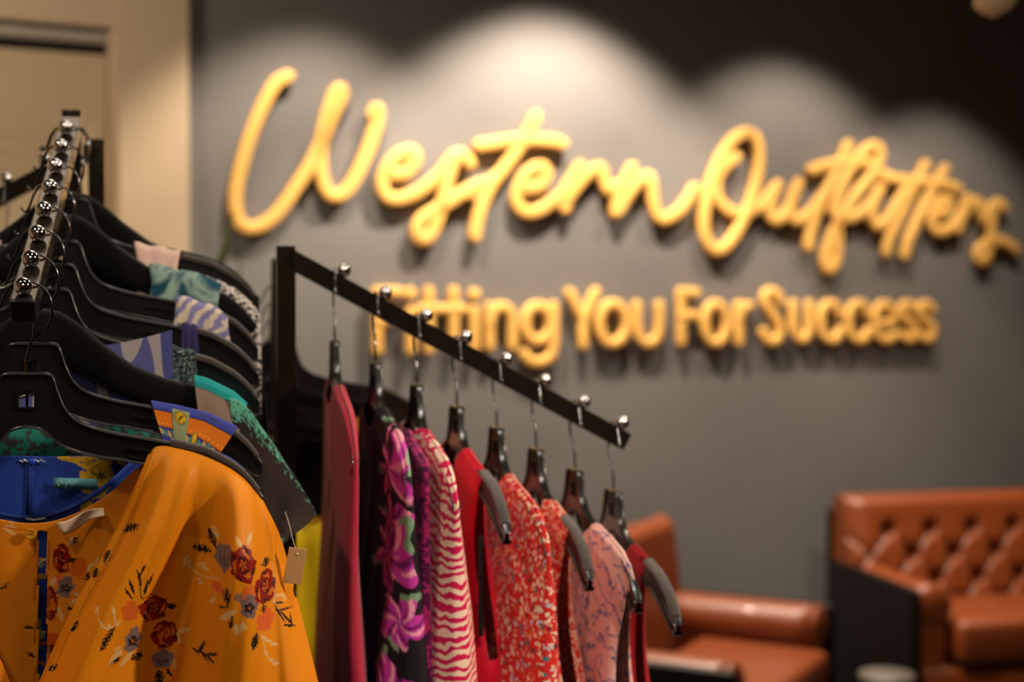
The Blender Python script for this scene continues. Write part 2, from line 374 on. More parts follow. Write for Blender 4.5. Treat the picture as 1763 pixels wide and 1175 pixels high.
def rackarm(key, top, dirv):
    """top = centre of tube where arm meets its post"""
    d = (dirv*math.cos(SL)-ZZ*math.sin(SL)).normalized(); side = dirv.cross(ZZ).normalized(); nrm = side.cross(d).normalized()
    if nrm.z < 0: nrm = -nrm
    R = Matrix((side, d, nrm)).transposed()
    mb = MB(); mb.box(Vector((0, ALEN/2, 0)), (TB, ALEN, TB), None, .0012)
    M = Matrix.Translation(top-RO) @ R.to_4x4()
    if R.determinant() < 0: R = Matrix((-side, d, nrm)).transposed(); M = Matrix.Translation(top-RO) @ R.to_4x4()
    arm = mb.build('arm', M_rack, rack, M)
    bm_ = MB(); bm_.sphere((0, 0, .0075), .0082, 24, 14); bm_.tube([(0, 0, -.001), (0, 0, .003)], .003, 10)
    b0 = None
    for i in range(NB):
        s = ALEN-.012-i*SP
        if b0 is None: b0 = bm_.build('ball_stud', M_chrome, arm); o = b0
        else: o = b0.copy(); COL.objects.link(o); o.parent = arm
        o.matrix_local = Matrix.Translation((0, s, TB/2))
    e = MB(); e.box((0, ALEN+.001, 0), (TB*.96, .003, TB*.96), None, .0008); e.build('end_cap', M_black, arm)
    # post
    ph = top.z+TB*.55
    pm = MB(); pm.box((0, 0, 0), (TB, TB, ph-.06), R11, .0012)
    pm.build('upright', M_rack, rack, rel(Vector((top.x, top.y, (ph+.06)/2))))
    ARM[key] = (top, d, nrm, dirv)
rackarm('A', TOPA, -E2); rackarm('B', pb, -E1); rackarm('C', pc, E1); rackarm('D', pd, E2)
Cc = (TOPA+pb+pc+pd)/4; Cc.z = 0
for k, (d1) in enumerate((E1, E2)):
    mb = MB(); mb.box((0, 0, 0), (.95, .04, .03), Matrix.Rotation(A11+k*PI/2, 3, 'Z'), .003)
    mb.build('base_bar', M_rack, rack, rel(Cc+ZZ*(.05+.031*k)))
    for s in (-1, 1):
        mb = MB(); mb.lathe([(0, 0), (.02, 0), (.022, .01), (.02, .035), (0, .035)]); mb.build('foot', M_black, rack, rel(Cc+d1*(s*.45)))
for h_ in (.11, .5):
    for a, b in ((TOPA, pc), (pb, pd), (TOPA, pb), (pc, pd)):
        p = Vector((a.x, a.y, h_)); q = Vector((b.x, b.y, h_)); mid = (p+q)/2; v = q-p
        mb = MB(); mb.box((0, 0, 0), (v.length, .018, .018), Matrix.Rotation(math.atan2(v.y, v.x), 3, 'Z')); mb.build('brace', M_rack, rack, rel(mid))
def hookpos(key, i, off=.0095):
    top, d, nrm, dv = ARM[key]
    s = ALEN-.012-i*SP-off
    return top + d*s + ZZ*(TB/2/math.cos(SL))
# ------------------------------------------------------------------ hangers
NK = -.081
TOPX = [0, .018, .024, .028, .036, .05, .075, .1, .13, .16, .185, .203, .212]
TOPZ = [0, 0, -.005, -.018, -.036, -.047, -.055, -.06, -.066, -.074, -.087, -.104, -.118]
BOTX = [0, .013, .022, .033, .056, .1, .15, .19, .207, .212]
BOTZ = [-.048, -.051, -.058, -.067, -.075, -.083, -.097, -.119, -.13, -.128]
VTX = [0, .02, .04, .06, .09, .12, .15, .18, .2, .21]
VTZ = [.008, .004, -.01, -.028, -.05, -.062, -.07, -.083, -.1, -.115]
VBX = [0, .03, .06, .1, .15, .19, .205, .21]
VBZ = [-.04, -.052, -.07, -.087, -.1, -.118, -.128, -.124]
def ztop(x): return NK+interp(abs(x), TOPX, TOPZ)
def mirror_path(xs, zs):
    return [(-x, z) for x, z in zip(xs[::-1], zs[::-1])][:-1]+[(x, z) for x, z in zip(xs, zs)]
def hook_mesh():
    mb = MB(); pts = []
    R = .0225; cz = -.0185
    pts = [(-.031, 0, -.0215), (-.028, 0, -.0255), (-.0245, 0, -.0235)]
    pts += [(-.0215, 0, -.017), (-.0185, 0, -.0085), (-.0135, 0, -.001), (-.007, 0, .0028), (0, 0, .0036), (.008, 0, .0026), (.015, 0, -.0018), (.0205, 0, -.010), (.0225, 0, -.0205), (.0215, 0, -.031), (.0165, 0, -.041)]
    pts += [(.006, 0, -.048), (.002, 0, -.058), (0, 0, -.068), (0, 0, -.078), (0, 0, -.095), (0, 0, -.120)]
    P = smoothpath(pts, 3); mb.tube(P, .0013, 8)
    return mb
def bend(x): return -.007*(abs(x)/.212)**2.2
def plastic_body():
    mb = MB(); xs = sorted(set([i*.004 for i in range(-53, 54)]+[-.007, .007, -.212, .212]))
    xs = [x for x in xs if abs(x) <= .2121]
    h = .0022
    tz = lambda x: NK+interp(abs(x), TOPX, TOPZ)
    bz = lambda x: NK+interp(abs(x), BOTX, BOTZ)
    s0, s1 = NK-.014, NK-.031
    for a, b in zip(xs[:-1], xs[1:]):
        spans = [(tz, bz)]
        if a >= -.0071 and b <= .0071: spans = [(tz, lambda x: s0), (lambda x: s1, bz)]
        for t_, b_ in spans:
            vs = [(x, y+bend(x), z) for y in (-h, h) for x, z in ((a, t_(a)), (b, t_(b)), (b, b_(b)), (a, b_(a)))]
            mb.add(vs, [(0, 3, 2, 1), (4, 5, 6, 7), (0, 1, 5, 4), (2, 3, 7, 6)], False)
    top = mirror_path(TOPX, TOPZ); bot = mirror_path(BOTX, BOTZ)
    for path in (top, bot):
        P = smoothpath([(x, bend(x), NK+z) for x, z in path], 3)
        # flat rim: ribbon 9 mm wide, 3 mm thick
        rows = []
        for yy, dz in ((-.0045, -.001), (-.0045, .001), (-.003, .0018), (.003, .0018), (.0045, .001), (.0045, -.001), (.003, -.0014), (-.003, -.0014), (-.0045, -.001)):
            rows.append([p+Vector((0, yy, dz)) for p in P])
        mb.grid(rows)
    # slot frame
    for z in (s0, s1): mb.box((0, 0, z), (.017, .008, .0016))
    for x in (-.0075, .0075): mb.box((x, 0, (s0+s1)/2), (.0016, .008, abs(s1-s0)))
    # strap notches on the shoulders
    for sx in (-1, 1):
        for zz in (0, -.008):
            mb.box((sx*.105, bend(.105)-.003, ztop(.105)-.011+zz), (.03, .003, .0014), Matrix.Rotation(sx*.18, 3, 'Y'))
    return mb
def velvet_body():
    mb = MB()
    xs = [i*.006 for i in range(-35, 36)]
    sec = 12; rings = []
    for x in xs:
        zt = NK+interp(abs(x), VTX, VTZ); zb = NK+interp(abs(x), VBX, VBZ); c = (zt+zb)/2; hh = (zt-zb)/2
        k = .008*(1-.3*(abs(x)/.21)**4)
        rings.append([Vector((x, bend(x)*1.3+k*math.copysign(abs(math.sin(a))**.6, math.sin(a)), c+hh*math.copysign(abs(math.cos(a))**.7, math.cos(a)))) for a in [2*PI*q/sec for q in range(sec+1)]])
    mb.grid(rings)
    for e in (rings[0], rings[-1]): mb.add(e[:-1], [tuple(range(sec))])
    return mb
def strip_mesh(sx):
    mb = MB(); P = smoothpath([(sx*x, bend(x), ztop(x)+.0025) for x in (.128, .145, .16, .175, .188, .2, .209)], 4)
    rows = []
    for yy, dz in ((-.0055, -.004), (-.0058, .0), (-.004, .002), (0, .0028), (.004, .002), (.0058, 0), (.0055, -.004)):
        rows.append([p+Vector((0, yy, dz)) for p in P])
    mb.grid(rows); return mb
hook0 = hook_mesh().build('hook', M_wire); plas0 = plastic_body().build('hanger_body', M_black); velv0 = velvet_body().build('hanger_body', M_velvet)
strips0 = [strip_mesh(s).build('grip_strip', M_flock) for s in (-1, 1)]
ds = {k: o.data for k, o in (('hook', hook0), ('p', plas0), ('v', velv0), ('s0', strips0[0]), ('s1', strips0[1]))}
for o in (hook0, plas0, velv0, *strips0): bpy.data.objects.remove(o)
def frame(p, ang): return Matrix.Translation(p) @ Matrix.Rotation(ang, 4, 'Z')
def hanger(M, kind, label, group, strips=True, hookflip=False):
    r = empty('clothes_hanger', M, label, 'hanger', group)
    def ch(nm, me, Mx=None):
        o = bpy.data.objects.new(nm, me); COL.objects.link(o); o.parent = r
        if Mx: o.matrix_local = Mx
        return o
    ch('hook', ds['hook'])
    ch('hanger_body', ds['p' if kind == 'p' else 'v'])
    if strips and kind == 'p': ch('grip_strip', ds['s0']); ch('grip_strip', ds['s1'])
    return r
# ------------------------------------------------------------------ garment builders
def solid(o, th=.0009):
    md = o.modifiers.new('thick', 'SOLIDIFY'); md.thickness = th; md.offset = 0; return o
def setcols(o, cols):
    me = o.data; a = me.color_attributes.new('print', 'FLOAT_COLOR', 'POINT')
    arr = np.ones((len(me.vertices), 4), dtype=np.float32); arr[:, :3] = cols; a.data.foreach_set('color', arr.ravel())
def lin(c): return np.array(L(c), dtype=np.float32)
def tube_garment(name, M, mat, xn=.07, ws=.205, wb=.23, length=.75, tprof=None, nf=.08, nb=.03, arm=False, seed=0, fold=1.0, n=112, paint=None, vt=0.0, lean=0.0, lift=.0048, rows_=46):
    """garment hanging on a hanger, in the hanger's own frame (x across, y through, z up)"""
    rnd = random.Random(seed)
    tprof = tprof or ([0, .003, .03, .09, .15, .28, .75], [.0, .011, .018, .034, .044, .056, .085])
    dzs = [0, .0015, .003, .008, .016, .03, .05, .07, .09, .11, .13, .15, .17, .19, .21, .24, .27, .30, .34, .38, .42, .46, .5, .55, .6, .66, .72, .8, .9]
    dzs = [0, .0015, .003, .006, .01, .016, .023]+[.03+(length-.03)*(q/rows_)**1.15 for q in range(rows_+1)]
    ph = [rnd.uniform(0, 6.28) for _ in range(6)]
    def neckz(x, front):
        ax = abs(x)
        if ax >= xn: return ztop(ax)+lift
        dep = nf if front else nb
        return ztop(xn)+lift-dep*(1-(ax/xn)**2)**.6
    verts = []; rows = len(dzs)
    for k, dz in enumerate(dzs):
        v = dz/length
        for j in range(n):
            th = 2*PI*(j+.5)/n; c, s = math.cos(th), math.sin(th)
            f = math.copysign(abs(c)**.75, c)
            xt = f*ws; front = s < 0
            z0 = neckz(xt, front)
            w = lerp(ws, wb, sst(dz, .05, .4))
            if arm: w -= .028*math.sin(PI*min(1, dz/.2))*(1 if abs(f) > .5 else 0)*abs(f)
            x = f*w
            z = z0 + (ztop(.1)-length-z0)*v
            ed = min(dz+.0 if abs(xt) >= xn else dz+.03, length)
            t = interp(ed, *tprof)/2
            sy = math.copysign(abs(s)**.55, s)
            fo = 1.45*fold*sst(dz, .01, .26)
            wob = (math.sin(f*9+ph[0]+dz*2)*.22+math.sin(f*17+ph[1]-dz*3)*.16+math.sin(f*31+ph[2]+dz*1.5)*.06)
            y = t*sy*(1+fo*wob) + bend(min(abs(x), .212))*(1 if abs(f) > .2 else 1)*(1-.5*v)
            y += fo*.006*math.sin(dz*9+ph[3]+f*2) + lean*dz
            x += fo*.006*math.sin(th*3+ph[4]+dz*8)
            verts.append(Vector((x, y, z)))
    faces = []
    for k in range(rows-1):
        for j in range(n):
            j2 = (j+1) % n
            if arm:
                c = math.cos(2*PI*(j+1)/n)
                if abs(c) > .985 and .012 < dzs[k] < .19: continue
            faces.append((k*n+j, k*n+j2, (k+1)*n+j2, (k+1)*n+j))
    # close the shoulder seams (front and back rims meet over the hanger)
    for j in range(n//2):
        a, b = j, n-1-j
        a2, b2 = j+1, n-2-j
        if a2 > n//2-1: continue
        f1 = abs(math.cos(2*PI*(a+.5)/n))**.75*ws; f2 = abs(math.cos(2*PI*(a2+.5)/n))**.75*ws
        if f1 > xn and f2 > xn: faces.append((a, a2, b2, b))
    o = mesh_obj(name, verts, faces, mat, None, M)
    if paint: setcols(o, np.array([paint(v) for v in verts]))
    return solid(o)
def strap_top(name, M, mat, xa, xb, body=True, drop=.17, seed=0, bodymat=None, thick=1.0, lift=0.0):
    """sleeveless top: two straps over the hanger and a bodice below"""
    root = empty(name, M)
    for sx in (1, -1):
        r_ = MB(); rows = []
        prof = [(.010, -drop), (.0115, -.12), (.011, -.08), (.009, -.045), (.0075, -.02), (.0068, -.006), (.005, .0005), (0, .0022), (-.005, .0005), (-.0068, -.006), (-.0085, -.02), (-.011, -.045), (-.013, -.08), (-.0155, -.12), (-.016, -drop)]
        nx = 14
        for y, dz in prof:
            row = []
            for q in range(nx+1):
                x = lerp(xa, xb, q/nx); zt = ztop(x)+.0046+lift
                fo = .0022*math.sin(q*1.3+seed)*sst(-dz, .005, .06)
                x2 = x+.06*(xb-xa)*math.sin(dz*60+seed)*(q/nx-.5)*2
                row.append(Vector((sx*x2, y*thick+fo+bend(x), zt+dz+.0012*math.sin(q*.9+seed))))
            rows.append(row)
        r_.grid(rows); solid(r_.build('shoulder_strap', mat, root), .0012)
    n = 72; vs = []; fs = []
    zt0 = ztop(xa)-drop+.02; L_ = .42
    hs = [0, .02, .05, .1, .16, .24, .33, L_]
    for k, h in enumerate(hs):
        for j in range(n):
            th = 2*PI*j/n; c, s = math.cos(th), math.sin(th)
            w = (xb+.01)+.03*sst(h, 0, .2); t = .013+.012*sst(h, 0, .3)
            dip = .03*math.cos(c*PI/2)**2 if h == 0 else 0
            vs.append(Vector((w*math.copysign(abs(c)**.8, c)+.003*math.sin(7*th), t*math.copysign(abs(s)**.5, s)*(1+.2*math.sin(c*15+seed))+bend(.12), zt0-h-dip)))
    for k in range(len(hs)-1):
        for j in range(n): fs.append((k*n+j, k*n+(j+1) % n, (k+1)*n+(j+1) % n, (k+1)*n+j))
    solid(mesh_obj('bodice', vs, fs, bodymat or mat, root))
    return root
# ------------------------------------------------------------------ hangers on arm A (toward camera)
LBL_A = ['black plastic hanger nearest the camera, holding the mustard floral blouse', 'black plastic hanger holding the blue scarf print dress, second from the front',
 'black velvet hanger with rounded top, third from the front', 'black plastic hanger fourth from the front on the left arm, over the mint edged top',
 'black plastic hanger fifth from the front on the left arm, under the navy strap', 'black plastic hanger holding the lilac zebra print top', 'black velvet hanger holding the teal tie dye top',
 'black hanger farthest up the left arm, holding the pale pink top']
GA = 'hangers on the rack arm pointing at the camera'
MA = []
yaw = [0, .02, -.02, .015, -.01, .02, -.02, .01]
for i in range(8):
    M = frame(hookpos('A', i), A11+yaw[i]); MA.append(M)
    hanger(M, 'v' if i in (2, 6) else 'p', LBL_A[i], GA)
def px2loc(M, x, y, yl=0.0):
    n = (M.to_3x3() @ Vector((0, 1, 0))); p = M @ Vector((0, yl, 0))
    return M.inverted() @ hit(x, y, p, n)
# ---- orange blouse painting -------------------------------------------------
ORG = (230, 136, 6)
class Print:
    def __init__(s, X, Y, base): s.X = X; s.Y = Y; s.c = np.tile(lin(base), (X.size, 1)).astype(np.float32)
    def loc(s, cx, cy, rot):
        dx = s.X-cx; dy = s.Y-cy; a = math.radians(rot); return dx*math.cos(a)+dy*math.sin(a), -dx*math.sin(a)+dy*math.cos(a)
    def put(s, mask, col, al=1.0): s.c[mask] = s.c[mask]*(1-al)+lin(col)*al
    def ell(s, cx, cy, rx, ry, col, rot=0, wob=.0, al=1, seed=0):
        u, v = s.loc(cx, cy, rot); th = np.arctan2(v, u); rho = np.hypot(u/rx, v/ry)
        s.put(rho < 1+wob*(np.sin(5*th+seed)+.6*np.sin(9*th+2*seed)+.5*np.sin(14*th+seed)), col, al)
    def leaf(s, cx, cy, ln, wd, rot, col, al=1, jag=0):
        u, v = s.loc(cx, cy, rot); t = (u+ln)/(2*ln); w = wd*np.sin(np.clip(t, 0, 1)*PI)**.8*(1+.0*u)
        if jag: w = w*(1+.5*np.sin(u*1.9)+.35*np.sin(u*3.7+1))
        s.put((t > 0) & (t < 1) & (np.abs(v) < w), col, al)
    def line(s, pts, w, col, al=1):
        for (x0, y0), (x1, y1) in zip(pts[:-1], pts[1:]):
            dx, dy = x1-x0, y1-y0; L2 = dx*dx+dy*dy; t = np.clip(((s.X-x0)*dx+(s.Y-y0)*dy)/L2, 0, 1)
            s.put(np.hypot(s.X-x0-t*dx, s.Y-y0-t*dy) < w, col, al)
    def rose(s, cx, cy, rx, ry, rot=0, seed=0, hollow=False):
        RED = (140, 22, 12); DK = (70, 14, 12); OR = (215, 110, 20)
        s.ell(cx, cy, rx, ry, RED, rot, .07, seed=seed)
        u, v = s.loc(cx, cy, rot); th = np.arctan2(v/ry, u/rx); rho = np.hypot(u/rx, v/ry)
        w = np.sin(3*th+seed+rho*5); s.put((rho < .82) & (rho > .55) & (w > .35), OR)
        s.put((rho < .95) & (rho > .7) & (np.sin(4*th+seed*2+rho*4) > .6), DK)
        s.put((rho < .5) & (np.sin(2*th+rho*9+seed) > .1), DK if not hollow else OR)
        s.put((rho < .32) & (np.sin(5*th+rho*12+seed) > .3), OR)
    def grey(s, cx, cy, rx, ry, rot=0, seed=0, eye=False):
        s.ell(cx, cy, rx, ry, (126, 100, 98), rot, .09, seed=seed)
        if eye:
            s.ell(cx, cy+2, rx*.55, ry*.4, (38, 24, 18), rot, .25, seed=seed); s.ell(cx, cy+2, rx*.2, ry*.15, (150, 90, 30))
        else:
            for k in (-.35, 0, .35): s.leaf(cx+k*rx, cy+ry*.3, ry*.5, 1.1, 80+k*50+rot, (60, 44, 44))
    def feather(s, cx, cy, ln, wd, rot): s.leaf(cx, cy, ln, wd, rot, (40, 26, 14), jag=1)
CRM = (226, 178, 118); BLK = (44, 28, 14); PNK = (226, 92, 48)
def paint_front(X, Y):
    P = Print(X, Y, ORG)
    # pink blooms
    P.ell(375, 1002, 9, 9, PNK, 0, .1, .9, 1); P.ell(455, 1055, 15, 17, PNK, 0, .12, .85, 2); P.ell(228, 1040, 14, 17, (214, 88, 34), 0, .08, .8, 3); P.ell(428, 1003, 12, 12, (222, 84, 34), 0, .1, .7, 1)
    P.ell(500, 990, 7, 14, PNK, 10, .1, .8)
    # cream leaves and sprigs
    for a in ((372, 913, 14, 5, 62), (411, 921, 11, 3.5, 60), (428, 917, 12, 3.5, -70), (393, 1040, 18, 5, -35), (407, 1062, 10, 5, 80), (417, 1057, 10, 4, 100), (318, 1083, 13, 4, -10), (306, 1095, 12, 4, 70), (300, 1140, 14, 4, 75), (420, 1054, 8, 3, 70), (516, 1020, 12, 3, 65)):
        P.leaf(*a, CRM)
    P.line([(318, 966), (330, 978), (345, 988), (360, 991), (376, 989)], 1.1, CRM)
    for x, y in ((317, 962), (322, 957), (326, 966), (345, 970), (350, 975), (357, 978), (343, 995), (346, 1002), (365, 1030), (368, 1026), (352, 968), (319, 971)): P.ell(x, y, 3.2, 3.2, CRM)
    P.line([(374, 1012), (370, 1026)], .9, CRM)
    P.line([(448, 1075), (455, 1105), (463, 1122), (474, 1130)], .9, CRM)
    for a in ((452, 1082, 7, 3, 50), (460, 1090, 7, 3, 25), (470, 1098, 8, 3, 15), (455, 1108, 5, 2.4, 60), (465, 1122, 6, 2.4, 30), (473, 1130, 7, 3, 0)): P.leaf(*a, CRM)
    P.ell(480, 1027, 11, 9, CRM, 0, .1, .9); P.ell(480, 1028, 7, 5, ORG); P.leaf(480, 1033, 8, 2, 10, BLK)
    P.line([(174, 1040), (180, 1056), (192, 1066), (205, 1060), (203, 1040)], 1.2, CRM)
    for a in ((173, 1039, 7, 3, -60), (182, 1058, 7, 2.5, 60), (194, 1062, 7, 2.8, -80), (202, 1036, 9, 3, 80), (208, 1058, 8, 3, -45)): P.leaf(*a, CRM)
    P.leaf(205, 1115, 16, 6, -50, CRM); P.leaf(222, 1120, 16, 4, -50, CRM); P.leaf(206, 1102, 7, 2.5, -30, CRM)
    # roses and grey blooms
    P.grey(387, 949, 16, 22, 10, 1); P.grey(428, 1025, 14, 19, 0, 2, True); P.grey(281, 1131, 19, 16, 0, 3); P.grey(232, 1090, 12, 22, 15, 4, True); P.ell(411, 1010, 8, 7, (150, 106, 84), 0, .1)
    P.rose(418, 957, 20, 30, -10, 1); P.rose(455, 1001, 18, 27, 0, 2.4); P.rose(266, 1041, 23, 22, 0, 3.7); P.rose(284, 1089, 22, 24, 0, 5.1, True)
    P.rose(502, 950, 6, 22, -12, 1.2); P.leaf(509, 1025, 12, 4, 80, BLK)
    # dark feathers and leaf sprigs
    for a in ((366, 924, 18, 5, 68), (348, 943, 18, 6, 12), (392, 1010, 14, 5.5, 86), (437, 1083, 15, 4.5, -76), (399, 1050, 12, 3.5, -80), (226, 908, 17, 6, -25), (186, 957, 12, 6, -70), (132, 1073, 11, 5, -58), (192, 1082, 24, 5, -60), (96, 1142, 11, 4, -30), (166, 985, 10, 5, -75), (275, 1163, 14, 7, 80), (456, 962, 8, 6, 90), (296, 1041, 9, 5, 10), (292, 1155, 9, 3, 60), (452, 1035, 7, 4, 90), (238, 1120, 11, 6, -20), (204, 1122, 12, 2.8, -35)): P.feather(*a)
    for a in ((243, 984, 16, 2.2, 78), (249, 972, 12, 1.8, -60), (231, 1000, 17, 2.4, 74), (254, 1003, 15, 2.4, -74), (262, 990, 12, 2, -70), (226, 1010, 13, 2.2, 60),
              (348, 1110, 17, 3, -62), (366, 1112, 15, 2.4, -32), (338, 1117, 9, 1.8, 30), (360, 1119, 13, 2.4, 18), (352, 1120, 12, 2.4, 40),
              (488, 1045, 16, 1.8, 4), (480, 1050, 20, 1.8, 60), (492, 1060, 20, 1.8, 52), (497, 1073, 14, 2, 20), (500, 1065, 12, 1.5, 80), (513, 1170, 16, 2.4, 25), (385, 1029, 8, 1.5, -15), (388, 1028, 12, 1.3, -28)): P.leaf(*a, BLK)
    P.line([(262, 1015), (247, 1022), (243, 990), (250, 965)], .9, BLK)
    return P
def edge_pts(px, py): return [(a, b) for a, b in zip(px, py)]
def resample(pts, n):
    P = [Vector((p[0], p[1], 0)) for p in smoothpath([(a, b, 0) for a, b in pts], 8)]
    d = [0]
    for a, b in zip(P[:-1], P[1:]): d.append(d[-1]+(b-a).length)
    return np.array([np.interp(np.linspace(0, d[-1], n), d, [p.x for p in P]), np.interp(np.linspace(0, d[-1], n), d, [p.y for p in P])]).T
def coons(top, bot, left, right, nu, nv):
    T = resample(top, nu); B = resample(bot, nu); Lf = resample(left, nv); Rg = resample(right, nv)
    u = np.linspace(0, 1, nu)[None, :, None]; v = np.linspace(0, 1, nv)[:, None, None]
    S = (1-v)*T[None]+v*B[None]+(1-u)*Lf[:, None]+u*Rg[:, None]
    S -= (1-u)*(1-v)*T[0]+u*(1-v)*T[-1]+(1-u)*v*B[0]+u*v*B[-1]
    return S    # nv,nu,2
def panel(name, M, S, yfun, mat, parent=None, cols=None, mask=None, mirror=False, th=.0009):
    nv, nu, _ = S.shape; X = S[..., 0]; Y = S[..., 1]
    n = (M.to_3x3() @ Vector((0, 1, 0))); p0 = M @ Vector((0, -.012, 0)); Mi = M.inverted()
    rx = (X-881.5)/F; ry = (Y-587.5)/F
    D = np.array(FW)[None, None]+rx[..., None]*np.array(RT)-ry[..., None]*np.array(UP)
    k = float((p0-CAM).dot(n))/(D@np.array(n)); Wd = np.array(CAM)+D*k[..., None]
    A = np.array(Mi); Lc = Wd@A[:3, :3].T+A[:3, 3]
    V, U = np.meshgrid(np.linspace(0, 1, nv), np.linspace(0, 1, nu), indexing='ij')
    yl, dxx, dzz = yfun(U, V, Lc[..., 0], Lc[..., 2])
    Lc[..., 1] = yl; Lc[..., 0] += dxx; Lc[..., 2] += dzz
    if mirror: Lc[..., 0] *= -1
    verts = Lc.reshape(-1, 3)
    faces = []
    idx = np.arange(nv*nu).reshape(nv, nu)
    q = np.stack([idx[:-1, :-1], idx[:-1, 1:], idx[1:, 1:], idx[1:, :-1]], -1)
    if mask is not None: q = q[mask[:-1, :-1]]
    faces = q.reshape(-1, 4).tolist()
    return verts.tolist(), faces
def join_panels(name, parts, mat, parent, M, cols=None, th=.0009):
    vs = []; fs = []
    for v, f in parts:
        b = len(vs); vs += v; fs += [[i+b for i in q] for q in f]
    o = mesh_obj(name, vs, fs, mat, parent, M if parent is None else None)
    if cols is not None: setcols(o, np.concatenate(cols))
    return solid(o, th)
M0 = MA[0]
blouse = empty('floral_blouse', M0, 'mustard orange blouse with dark red rose print and V neck, front of rack', 'blouse', 'garments on the rack arm pointing at the camera')
M_orange = cloth_attr('mustard_floral_cloth', .5, .15)
topc = [(258, 776), (270, 771), (290, 769), (330, 777), (380, 797), (420, 824), (452, 862)]
leftc = [(258, 776), (236, 830), (205, 900), (172, 965), (135, 1030), (100, 1100), (68, 1175), (52, 1215), (50, 1260), (50, 1420)]
rightc = [(452, 862), (478, 915), (495, 970), (512, 1035), (530, 1105), (547, 1175), (572, 1290), (600, 1420)]
botc = [(50, 1420), (200, 1420), (400, 1420), (600, 1420)]
NU, NV = 230, 330
S = coons(topc, botc, leftc, rightc, NU, NV)
def yfront(U, V, x, z):
    dist = V*.36
    base = -.0025-.020*(1-np.exp(-dist/.018))-.03*V
    g = np.clip(V*4.5, 0, 1)**.9
    fold = .013*np.sin(U*14+1.2+V*1.0)+.009*np.sin(U*25+V*2.5)+.007*np.sin(U*8-V*3)
    fold = .017*np.tanh(1.7*np.sin(U*13.5+1.2+V*1.0))+.0055*np.tanh(1.8*np.sin(U*24+V*2.5))*np.clip(.3+V*1.2, 0, 1)+.010*np.sin(U*8-V*3)+.0012*np.sin(U*52+V*9)
    wave = g*fold
    edge = .006*np.exp(-((1-U)/.05)**2)*0
    roll = .03*np.clip((U-.86)/.14, 0, 1)**2*np.clip(V*4, 0, 1)
    hem = .004*np.exp(-(U/.03)**2)
    return base+wave+roll+hem+np.where(x > 0, bend_np(x), 0), 0*U, 0*U
def bend_np(x): return -.007*(np.clip(np.abs(x), 0, .212)/.212)**2.2
P = paint_front(S[..., 0].ravel(), S[..., 1].ravel())
U_ = np.tile(np.linspace(0, 1, NU), NV); V_ = np.repeat(np.linspace(0, 1, NV), NU)
# stitched neckline band
wid = 14.0/(np.linalg.norm(S[:, -1]-S[:, 0], axis=1)); wv = np.repeat(wid, NU)
st = (np.abs(U_-wv) < wv*.07) & (np.sin(V_*700) > -.2)
P.put(st, (240, 168, 50)); P.put(np.abs(U_-wv*1.12) < wv*.05, (196, 100, 10))
c1 = P.c.copy()
p1 = panel('f', M0, S, yfront, None)
Pm = Print(S[..., 0].ravel(), S[..., 1].ravel(), ORG); Pm.grey(60, 1180, 12, 16, 0, 2); Pm.rose(300, 1000, 22, 26, 0, 1); Pm.rose(420, 1060, 20, 26, 0, 4)
p1m = panel('f', M0, S, yfront, None, mirror=True)
join_panels('front_panel', [p1], M_orange, blouse, M0, [c1]); join_panels('front_panel', [p1m], M_orange, blouse, M0, [Pm.c])
# back panel with keyhole
def paint_back(X, Y):
    P = Print(X, Y, (222, 132, 16))
    P.ell(130, 985, 16, 18, (206, 80, 18), 0, .08, .75, 1)
    P.ell(96, 1005, 9, 9, PNK, 0, .1, .8)
    for a in ((150, 985, 12, 2.5, -50), (162, 975, 10, 2.2, -70), (86, 1010, 10, 5, -60), (98, 1065, 15, 4, 75), (127, 1032, 7, 3, 20), (12, 915, 14, 3, 10), (10, 922, 14, 3, 28), (14, 908, 10, 2.5, 80), (122, 1045, 8, 3, -30), (118, 940, 9, 6, -60)): P.leaf(*a, CRM)
    P.rose(101, 970, 15, 26, 0, 2); P.rose(81, 1050, 13, 30, 0, 4, True); P.grey(108, 1020, 14, 19, 20, 3, True); P.ell(85, 1115, 13, 16, (198, 62, 20), 0, .1, .8)
    for a in ((120, 971, 8, 5, -10), (148, 1003, 10, 5, 80), (119, 1058, 11, 4, 25), (125, 937, 8, 4, -60), (80, 1128, 14, 7, 20), (2, 1018, 10, 2.5, -40), (45, 1092, 11, 3, 18), (48, 1140, 10, 2.5, 40)): P.feather(*a)
    return P
NU2, NV2 = 190, 220
topb = [(-140, 812), (-80, 860), (-30, 893), (10, 904), (50, 908), (90, 903), (135, 886), (185, 855), (240, 806), (300, 785), (400, 815), (440, 850)]
Sb = coons(topb, [(-220, 1420), (520, 1420)], [(-140, 812), (-180, 1100), (-220, 1420)], [(440, 850), (480, 1100), (520, 1420)], NU2, NV2)
def yback(U, V, x, z):
    fold = (.0016*np.sin(x*95)+.0014*np.sin(x*160+1))*np.clip(V*2, 0, 1)
    return .011+fold-.0*V, 0*U, 0*U
Pb = paint_back(Sb[..., 0].ravel(), Sb[..., 1].ravel())
Xb, Yb = Sb[..., 0], Sb[..., 1]
mask = ~((Xb > 58) & (Xb < 73) & (Yb > 921))
Pb.put((np.abs(Xb.ravel()-78) < 1.0) & (Yb.ravel() > 921), (170, 88, 10)); Pb.put((np.abs(Xb.ravel()-54) < .9) & (Yb.ravel() > 925), (170, 88, 10))
Vb = np.repeat(np.linspace(0, 1, NV2), NU2); Pb.put((Vb > .02) & (Vb < .0265) & (Xb.ravel() < 58), (190, 96, 12))
pb2 = panel('b', M0, Sb, yback, None, mask=mask)
join_panels('back_panel', [pb2], M_orange, blouse, M0, [Pb.c])
bt = MB(); q = px2loc(M0, 52.5, 920, .007)
